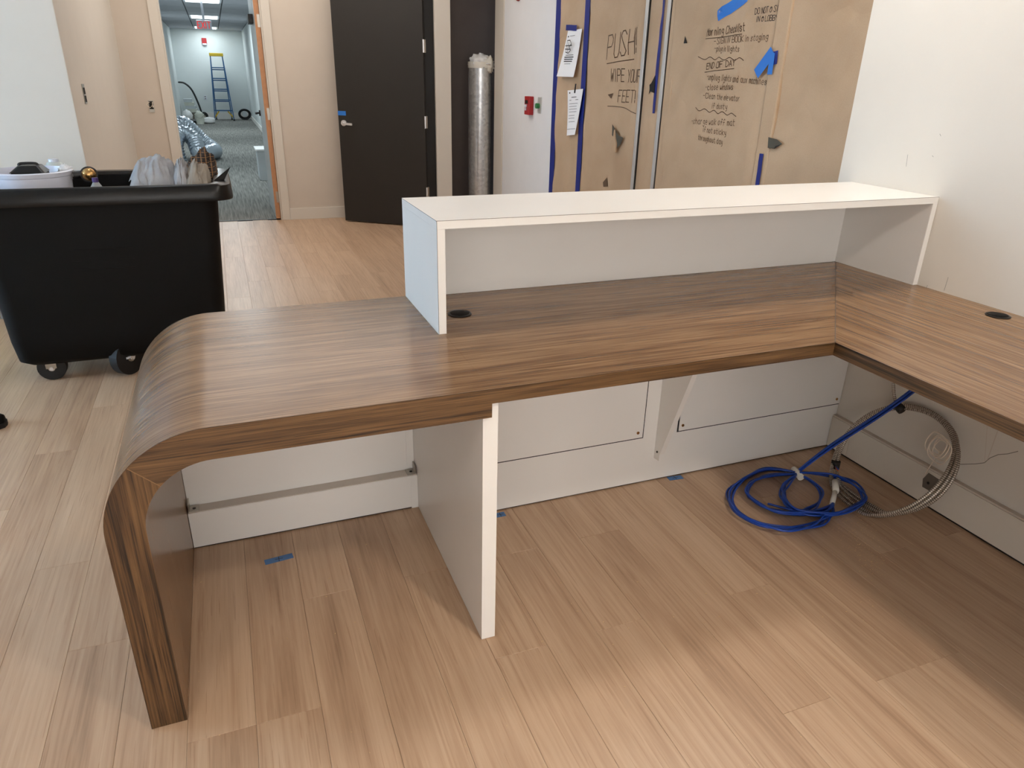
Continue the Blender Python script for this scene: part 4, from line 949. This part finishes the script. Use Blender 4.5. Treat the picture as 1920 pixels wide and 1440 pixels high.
# ================================================================ CABLES
def fp(u, v, z=0.006):
    p = hit(u, v, 2, z); return Vector((p.x, p.y, z))
blue = thing('blue_cable_coil', 'coil of blue network cables lying on the floor in the desk corner', 'cable coil', tuple(fp(1495, 930, 0)))
loops = [[(1495, 886), (1440, 880), (1398, 893), (1371, 922), (1380, 955), (1415, 980), (1470, 992), (1528, 984), (1552, 965), (1562, 946)],
         [(1495, 889), (1445, 890), (1408, 905), (1403, 925), (1425, 947), (1465, 961), (1510, 963), (1545, 957), (1562, 944)],
         [(1492, 891), (1472, 908), (1465, 930), (1482, 950), (1520, 962), (1565, 962), (1605, 950), (1617, 930), (1600, 905), (1555, 890), (1500, 886)],
         [(1495, 890), (1520, 900), (1538, 920), (1540, 942), (1522, 955), (1495, 958), (1440, 945)]]
rg = random.Random(3)
for li, lp in enumerate(loops):
    for k in range(6 if li < 3 else 3):
        zz = 0.0045+0.005*k+0.004*li
        pts = []
        for i, (u, v) in enumerate(lp):
            p = fp(u, v, zz); jit = 0.013 if 0 < i < len(lp)-1 else 0.003
            pts.append(p+Vector((rg.uniform(-jit, jit), rg.uniform(-jit, jit), 0)))
        obj('cable_loop', tube_bm(smooth_path(pts, sub=7), 0.0038, n=8), 'blue_cable', blue)
p0 = fp(1495, 887, 0.02); gend = Vector((-0.085, -0.76, 0.706))
for k in range(6):
    o_ = Vector((0.006*(k % 2), 0.006*(k//2), 0.004*(k % 3)))
    p1 = Vector((-0.27, -0.42, 0.10))
    pts = [p0+o_*0.6, p0.lerp(gend, 0.25)+Vector((-0.01, 0.02, -0.035))+o_, p0.lerp(gend, 0.55)+Vector((0, 0.01, -0.04))+o_, p0.lerp(gend, 0.82)+Vector((0, 0, -0.02))+o_, gend+o_*0.7+Vector((0, 0, -0.012))]
    obj('cable_lead', tube_bm(smooth_path(pts, sub=8), 0.0035, n=8), 'blue_cable', blue)
def wrap(a, b2, r, mat, parent, name='tape_wrap'):
    obj(name, tube_bm([Vector(a), Vector(a).lerp(Vector(b2), 0.5)+Vector((0, 0, 0.003)), Vector(b2)], r, n=10), mat, parent)
wrap(fp(1488, 880, 0.024), fp(1502, 896, 0.022), 0.013, 'tape_white', blue); wrap(fp(1566, 903, 0.03), fp(1567, 922, 0.026), 0.012, 'tape_white', blue); wrap(fp(1566, 922, 0.024), fp(1560, 946, 0.02), 0.009, 'tape_white', blue)
# armoured cable ring leaning on the wall
arm = thing('armoured_cable_coil', 'coil of silver armoured cable leaning on the wall under the desk', 'cable coil', (-0.17, -0.6, 0))
top = hit(1695, 768, 0, -0.083); bot = fp(1685, 974, 0.012); lft = hit(1560, 880, 0, -0.14); 
cen = (top+bot)/2; upv = (top-bot)/2
side = Vector((0.0, -1.0, 0)); side = (side-upv.normalized()*side.dot(upv.normalized())).normalized()
nrm = side.cross(upv).normalized()
cen = cen+Vector((0, 0.035, 0))
def ring_pts(ra, sx, dz, ph=0.0, n_=72):
    out = []
    for i in range(n_):
        a = 2*math.pi*i/n_+ph; sn = math.sin(a)
        p = cen+side*(ra*math.cos(a))+upv*(sn*(1.0-dz))
        p.x += -sx*max(0.0, 0.35-sn)/1.35
        p.z = max(p.z, 0.0085+0.012*sx*10*0); p.x = min(p.x, -0.076 if p.z < 0.158 else -0.053); out.append(p)
    return out
for k, (ra, sx, dz) in enumerate(((0.222, 0.0, 0.0), (0.212, 0.03, 0.05), (0.226, 0.055, 0.02), (0.218, 0.085, 0.06))):
    obj('armoured_loop', tube_bm(resample(ring_pts(ra, sx, dz, k*0.5), 0.0035), 0.0062, True, n=8, rfn=lambda s: 0.0060+0.0005*math.sin(s*2*math.pi/0.012)), 'armour', arm)
top = top+Vector((0, 0.02, 0))
tail = resample(smooth_path([top+Vector((-0.005, 0.0, 0)), top+Vector((-0.004, 0.03, 0.035)), top+Vector((0, 0.06, 0.12)), top+Vector((0.004, 0.09, 0.28)), top+Vector((0.004, 0.09, 0.372))], sub=8), 0.004)
obj('armoured_tail', tube_bm(tail, 0.006, n=8, rfn=lambda s: 0.0058+0.0007*math.sin(s*2*math.pi/0.012)), 'armour', arm)
wrap(top+Vector((-0.006, 0.012, 0.004)), top+Vector((-0.006, -0.02, -0.004)), 0.017, 'zip_tie', arm, 'zip_tie')
lp_ = cen+side*-0.216+upv*-0.05+Vector((-0.012, 0, 0))
wrap(lp_+Vector((0, 0, 0.014)), lp_+Vector((0, 0, -0.014)), 0.017, 'zip_tie', arm, 'zip_tie')
for k in range(3): obj('wire_end', tube_bm([lp_+Vector((-0.01, -0.01, 0.004*k-0.004)), lp_+Vector((-0.02, -0.035, 0.006*k-0.006))], 0.0028, n=6), ('orange_tip', 'blue_cable', 'gun_black')[k], arm)
wc = hit(1765, 838, 0, -0.12)
for k in range(6):
    R1 = 0.03+0.004*k; c0 = wc+Vector((-0.004*k, 0.012*math.sin(k*2.1), 0.008*math.cos(k*1.7)))
    obj('white_wire', tube_bm([c0+Vector((0.006*math.sin(3*a), R1*0.8*math.cos(a), R1*math.sin(a))) for a in [i*2*math.pi/26 for i in range(26)]], 0.0019, True, n=5), 'white_wire', arm)
obj('white_wire', tube_bm(smooth_path([wc+Vector((0, 0, -0.02)), wc+Vector((0.004, 0.02, -0.08)), wc+Vector((0.01, 0.035, -0.13))]), 0.0019, n=5), 'white_wire', arm)
bx_ = hit(1742, 908, 0, -0.08); t_ = thing('junction_plate', 'grey metal knockout plate at the baseboard behind the armoured cable', 'metal plate', (-0.07, bx_.y, bx_.z-0.03))
o = obj('plate', prism_bm([(bx_.y-0.035, bx_.z-0.03), (bx_.y+0.03, bx_.z-0.03), (bx_.y+0.036, bx_.z), (bx_.y+0.022, bx_.z+0.032), (bx_.y-0.035, bx_.z+0.028)], -0.0685, -0.0665, 'x'), 'grey_plate', t_); obj('hole', disc_bm((-0.069, bx_.y+0.012, bx_.z-0.004), (1, 0, 0), 0.005, 0.0015, 12), 'hole_dark', t_)

# cracks and scuffs on the wall by the desk
def mark(pts, xw, wd, name, mat='olive_grey'):
    P = []
    for u, v in pts: p = hit(u, v, 0, xw); P.append((p.y, p.z))
    bm = bmesh.new(); ribbon(bm, P, wd, lambda q: (xw, q.x, q.y)); obj(name, bm, mat, wr)
c7 = lambda x, y: (1340+x/3.272, 640+y/3.272)
mark([c7(*q) for q in ((1490, 755), (1600, 752), (1655, 745), (1690, 715), (1740, 695), (1800, 690), (1860, 675))], -0.0436, 0.0022, 'wall_crack', 'olive_grey')
mark([c7(*q) for q in ((1672, 520), (1665, 620), (1656, 742))], -0.0436, 0.0016, 'wall_crack', 'wall_beige')
mark([c7(*q) for q in ((1735, 552), (1690, 680), (1672, 730))], -0.0436, 0.0030, 'wall_crack', 'wall_beige')
for pts in (((1778, 520), (1770, 545)), ((1762, 251), (1764, 255)), ((1748, 292), (1750, 294)), ((1702, 290), (1699, 312)), ((1739, 535), (1736, 541))): mark(pts, -0.0006, 0.0013, 'scuff_mark', 'post_grey')

# floor tape marks
for u, v, wu, lb, rz in ((523, 1048, 0.085, 'blue tape mark with a cross in front of the kick board', 0.05), (1266, 896, 0.06, 'blue tape mark at the foot of the right bay panel', -0.05), (938, 965, 0.035, 'blue tape mark beside the white divider panel', 0.0)):
    c = fp(u, v, 0.0006); t_ = thing('floor_tape', lb, 'tape', (c.x, c.y, 0), 'blue tape marks on the floor')
    obj('strip', bar_bm((c.x-wu/2, c.y-rz*wu, 0.0007), (c.x+wu/2, c.y+rz*wu, 0.0007), 0.026, 0.0006), 'floor_tape_blue', t_)
    bm = bmesh.new(); bar_bm((c.x-0.012, c.y, 0.0012), (c.x+0.012, c.y, 0.0012), 0.002, 0.0003, bm); bar_bm((c.x, c.y-0.012, 0.0012), (c.x, c.y+0.012, 0.0012), 0.002, 0.0003, bm); obj('cross_mark', bm, 'ink_dark', t_)
# sawdust and chips
bm = bmesh.new(); rg = random.Random(11)
def chip(x, y, s):
    a = rg.uniform(0, 6.28); dx, dy = math.cos(a)*s, math.sin(a)*s; bar_bm((x-dx, y-dy, 0.0008), (x+dx, y+dy, 0.0010), s*rg.uniform(0.5, 1.0), 0.0008, bm)
for i in range(150): chip(rg.uniform(-2.6, -0.5), rg.uniform(-1.6, -0.25), rg.uniform(0.0009, 0.0024))
for i in range(420):
    f = rg.random(); a = fp(1560, 880).lerp(fp(1640, 1075), f); sp_ = 0.02+0.03*math.sin(f*3.1); chip(min(a.x+rg.gauss(0, sp_), -0.1), a.y+rg.gauss(0, sp_), rg.uniform(0.0008, 0.0020))
for i in range(160):
    a = fp(1500, 935); chip(a.x+rg.gauss(0, 0.07), a.y+rg.gauss(0, 0.07), rg.uniform(0.0008, 0.0018))
for i in range(30): chip(rg.uniform(-3.3, -2.7), rg.uniform(-0.7, 1.0), rg.uniform(0.001, 0.002))
o = obj('sawdust', bm, 'sawdust'); tag(o, 'fine pale sawdust and chips scattered over the floor', 'sawdust', kind='stuff')

# ================================================================ TILT TRUCK
tub = thing('tilt_truck', 'large black plastic tilt truck on casters loaded with bags and clothes', 'cart', (-2.9, 1.8, 0))
def rrect(x0, x1, y0, y1, r, z, n=5):
    out = []
    for cx_, cy_, a0 in ((x1-r, y1-r, 0), (x0+r, y1-r, 90), (x0+r, y0+r, 180), (x1-r, y0+r, 270)):
        for i in range(n+1):
            a = math.radians(a0+90*i/n); out.append((cx_+r*math.cos(a), cy_+r*math.sin(a), z))
    return out
def loft(secs, bm=None, cap0=True, cap1=True):
    if bm is None: bm = bmesh.new()
    R_ = [[bm.verts.new(p) for p in s] for s in secs]; n = len(R_[0])
    for a, b2 in zip(R_, R_[1:]):
        for i in range(n): bm.faces.new((a[i], a[(i+1) % n], b2[(i+1) % n], b2[i]))
    if cap0: bm.faces.new(R_[0][::-1])
    if cap1: bm.faces.new(R_[-1])
    bmesh.ops.recalc_face_normals(bm, faces=bm.faces)
    return bm
secs = [rrect(-3.275, -2.44, 1.53, 2.04, 0.05, 0.10), rrect(-3.31, -2.405, 1.50, 2.07, 0.06, 0.125), rrect(-3.323, -2.385, 1.495, 2.075, 0.065, 0.22), rrect(-3.335, -2.37, 1.493, 2.085, 0.07, 0.45), rrect(-3.36, -2.345, 1.492, 2.095, 0.07, 0.80), rrect(-3.365, -2.34, 1.492, 2.095, 0.07, 0.90),
        rrect(-3.345, -2.36, 1.512, 2.075, 0.06, 0.90), rrect(-3.315, -2.40, 1.52, 2.06, 0.05, 0.40), rrect(-3.28, -2.44, 1.54, 2.04, 0.04, 0.15)]
obj('body', loft(secs), 'black_plastic', tub, True, 50)
rim = [rrect(-3.37, -2.335, 1.488, 2.10, 0.085, 0.846), rrect(-3.433, -2.272, 1.455, 2.138, 0.09, 0.845), rrect(-3.435, -2.270, 1.452, 2.142, 0.09, 0.855), rrect(-3.427, -2.278, 1.462, 2.132, 0.09, 0.912), rrect(-3.41, -2.295, 1.475, 2.118, 0.085, 0.921), rrect(-3.355, -2.35, 1.502, 2.085, 0.075, 0.918), rrect(-3.35, -2.355, 1.507, 2.08, 0.075, 0.902)]
obj('rim', loft(rim, cap0=False, cap1=False), 'black_gloss', tub, True, 50)
for dz in (0.0, 0.05, 0.09): obj('moulded_rib', box_bm(-2.99, -2.74, 1.4912, 1.4932, 0.64-dz-0.002, 0.64-dz+0.002), 'black_plastic', tub)
def caster(x, y, r_, fork, ang=0.0):
    w_ = obj('caster_wheel', disc_bm((x, y, r_+0.001), (math.sin(ang), -math.cos(ang), 0), r_, 0.045, 28), 'rubber', tub)
    ax = Vector((math.sin(ang), -math.cos(ang), 0))
    obj('hub', disc_bm(Vector((x, y, r_))+ax*0.024, ax, r_*0.24, 0.006, 20), 'nickel', w_)
    obj('axle_bolt', disc_bm(Vector((x, y, r_))+ax*0.031, ax, r_*0.16, 0.008, 8), 'chrome', w_)
    bm = bmesh.new(); sd = Vector((ax.y, -ax.x, 0))
    for s in (-1, 1):
        a = Vector((x, y, r_))+ax*s*0.029; bar_bm(a, a+Vector((0, 0, 0.10-r_+0.0)), 0.045 if not fork else 0.07, 0.004, bm, upv=ax)
    obj('caster_fork', bm, 'white_plastic' if fork else 'nickel', w_)
caster(-3.195, 1.60, 0.062, False); caster(-2.60, 1.72, 0.09, True); caster(-3.15, 1.98, 0.062, False); caster(-2.86, 1.56, 0.09, True, 0.9)

# ---- load of the truck
def at(u, v, y): return hit(u, v, 1, y)
# white basin
c = at(50, 350, 1.80); bx0 = at(138, 335, 1.8); R_ = 0.172; cx_ = bx0.x-R_; zt = at(120, 331, 1.72).z+0.02
t_ = thing('basin', 'white plastic basin in the end of the tilt truck', 'basin', (cx_, 1.80, zt-0.3))
obj('shell', lathe_bm(cx_, 1.80, [(R_*0.75, zt-0.40), (R_*0.97, zt-0.02), (R_, zt-0.018), (R_+0.006, zt), (R_-0.004, zt+0.004), (R_*0.95, zt-0.02), (R_*0.72, zt-0.38)], 48), 'bucket_white', t_, True, 40)
def case(u0, v0, u1, v1, y, dp, name, label, mat, cat):
    a = at(u0, v1, y); b2 = at(u1, v0, y); t_ = thing(name, label, cat, ((a.x+b2.x)/2, y, a.z))
    obj('base', box_bm(a.x, b2.x, y, y+dp, a.z-0.08, a.z+(b2.z-a.z)*0.45, 0.008), mat, t_); obj('lid', loft([rrect(a.x-0.004, b2.x+0.004, y-0.004, y+dp+0.004, 0.015, a.z+(b2.z-a.z)*0.46), rrect(a.x+0.03, b2.x-0.02, y+0.02, y+dp-0.01, 0.015, b2.z)]), 'black_gloss', t_, True, 35)
    obj('handle', tube_bm(smooth_path([(a.x+0.03, y+dp/2, b2.z-0.002), (a.x+0.04, y+dp/2, b2.z+0.008), (b2.x-0.04, y+dp/2, b2.z+0.008), (b2.x-0.03, y+dp/2, b2.z-0.002)]), 0.006, n=8), 'gun_black', t_)
case(20, 312, 80, 336, 1.73, 0.12, 'tool_case', 'black tool case lying in the white basin', 'black_plastic', 'tool case')
p = at(104, 318, 2.005); t_ = thing('jug', 'frosted plastic jug behind the black tool case', 'jug', (p.x, 2.005, p.z-0.1)); obj('body', lathe_bm(p.x, 2.005, [(0.042, p.z-0.12), (0.046, p.z-0.03), (0.042, p.z+0.015), (0.03, p.z+0.035), (0.022, p.z+0.037)], 24), 'frosted_plastic', t_, True, 60); obj('cap', lathe_bm(p.x, 2.005, [(0.022, p.z+0.0372), (0.022, p.z+0.05)], 20), 'white_plastic', t_, True)
p = at(124, 322, 1.84); o = obj('crumpled_tissue', blob_bm((p.x, 1.84, p.z), (0.03, 0.025, 0.03), 4, 0.5, 4), 'paper_white', None, True, 180); tag(o, 'crumpled white tissue at the edge of the basin', 'tissue')
p = at(167, 327, 1.78); t_ = thing('glass_float_jar', 'round amber glass jar with a dark band in the tilt truck', 'jar', (p.x, 1.78, p.z-0.035))
obj('globe', blob_bm((p.x, 1.78, p.z), (0.032, 0.03, 0.03), 1, 0.02, 1), 'brass', t_, True, 180)
obj('band', tube_bm([(p.x+0.034*math.cos(a), 1.78+0.008*math.sin(a), p.z+0.031*math.sin(a)) for a in [i*2*math.pi/24 for i in range(24)]], 0.005, True, 8), 'gun_black', t_); obj('neck', disc_bm((p.x-0.045, 1.79, p.z-0.002), (1, 0.2, 0.1), 0.016, 0.045, 16), 'gun_black', t_)
p = at(181, 350, 1.62); t_ = thing('bottle', 'clear bottle with a purple neck near the truck rim', 'bottle', (p.x, 1.62, p.z-0.15)); obj('body', lathe_bm(p.x, 1.62, [(0.03, p.z-0.18), (0.03, p.z-0.03), (0.024, p.z), (0.012, p.z+0.02)], 24), 'clear_plastic', t_, True, 60); obj('neck', lathe_bm(p.x, 1.62, [(0.013, p.z+0.0205), (0.013, p.z+0.04)], 18), 'purple', t_, True)
# clothes
def drape(name, u0, v0, u1, v1, y, dp, seed, mat, label, fold=0.02, tilt=0.0, cat='clothing'):
    a = at(u0, v1, y); b2 = at(u1, v0, y); nx_, ny_ = 44, 22; bm = bmesh.new(); g = []
    wd = b2.x-a.x; ht = b2.z-a.z
    for j in range(ny_+1):
        t0 = j/ny_; row = []
        for i in range(nx_+1):
            s = i/nx_; prof = math.sin(math.pi*min(1, max(0, s*0.94+0.03)))**0.28
            an = math.pi*t0; h = max(0.0, math.sin(an))**0.4*prof
            n1 = noise.noise(Vector((s*4+seed*3, t0*3, seed)))*fold+(0.4-abs(noise.noise(Vector((s*7+t0*4, t0*5-s*3, seed+5))))*2)*fold*0.9
            row.append(bm.verts.new((a.x+wd*s+n1*0.4, y+dp*(t0-0.0)+n1*0.3, a.z+ht*h*(1+tilt*(s-0.5))+n1*h-0.05*(1-h))))
        g.append(row)
    for j in range(ny_):
        for i in range(nx_): bm.faces.new((g[j][i], g[j][i+1], g[j+1][i+1], g[j+1][i]))
    bmesh.ops.recalc_face_normals(bm, faces=bm.faces)
    o = obj(name, bm, mat, None, True, 180); tag(o, label, cat); return o
drape('towel', 243, 303, 326, 360, 1.56, 0.30, 2, 'cloth_grey', 'pale grey towel heaped in the tilt truck', 0.034)
drape('shirt', 351, 307, 389, 362, 1.54, 0.20, 5, 'cloth_taupe', 'taupe grey shirt between the towel and the plaid shirt', 0.034)
drape('shirt_sleeve', 328, 303, 349, 362, 1.55, 0.24, 8, 'cloth_grey', 'light grey sleeve hanging between towel and taupe shirt', 0.028)
drape('plaid_shirt', 350, 292, 402, 345, 1.80, 0.24, 11, 'plaid', 'dark brown plaid shirt bunched at the end of the truck', 0.04)
p = at(414, 330, 1.62); o = obj('collar_flap', prism_bm([(p.x-0.05, p.z-0.03), (p.x+0.05, p.z+0.045), (p.x+0.02, p.z-0.005), (p.x+0.0, p.z-0.045)], 1.60, 1.606, 'y'), 'cloth_black'); tag(o, 'black pointed cloth flap beside the plaid shirt', 'clothing')
# black shoe tip at the left
t_ = thing('shoe', 'black shoe with rounded toe near the tilt truck', 'shoe', (-3.42, 1.10, 0))
def shoe_sec(x, hw, h, z0_): return [(x, 1.09+hw*math.cos(a), z0_+max(0, h*math.sin(a))) for a in [math.pi*i/12 for i in range(13)]]
secs = [shoe_sec(-3.58, 0.03, 0.06, 0.02), shoe_sec(-3.55, 0.042, 0.09, 0.02), shoe_sec(-3.46, 0.045, 0.085, 0.02), shoe_sec(-3.38, 0.05, 0.06, 0.02), shoe_sec(-3.325, 0.044, 0.045, 0.02), shoe_sec(-3.295, 0.022, 0.03, 0.02)]
obj('upper', loft(secs), 'black_plastic', t_, True, 70)
sole = [(-3.59, 1.06), (-3.56, 1.045), (-3.46, 1.045), (-3.38, 1.035), (-3.32, 1.042), (-3.292, 1.065), (-3.288, 1.09), (-3.292, 1.115), (-3.32, 1.138), (-3.38, 1.145), (-3.46, 1.135), (-3.56, 1.135), (-3.59, 1.12)]
obj('sole', prism_bm(sole, 0.001, 0.0205, 'z'), 'rubber', t_)
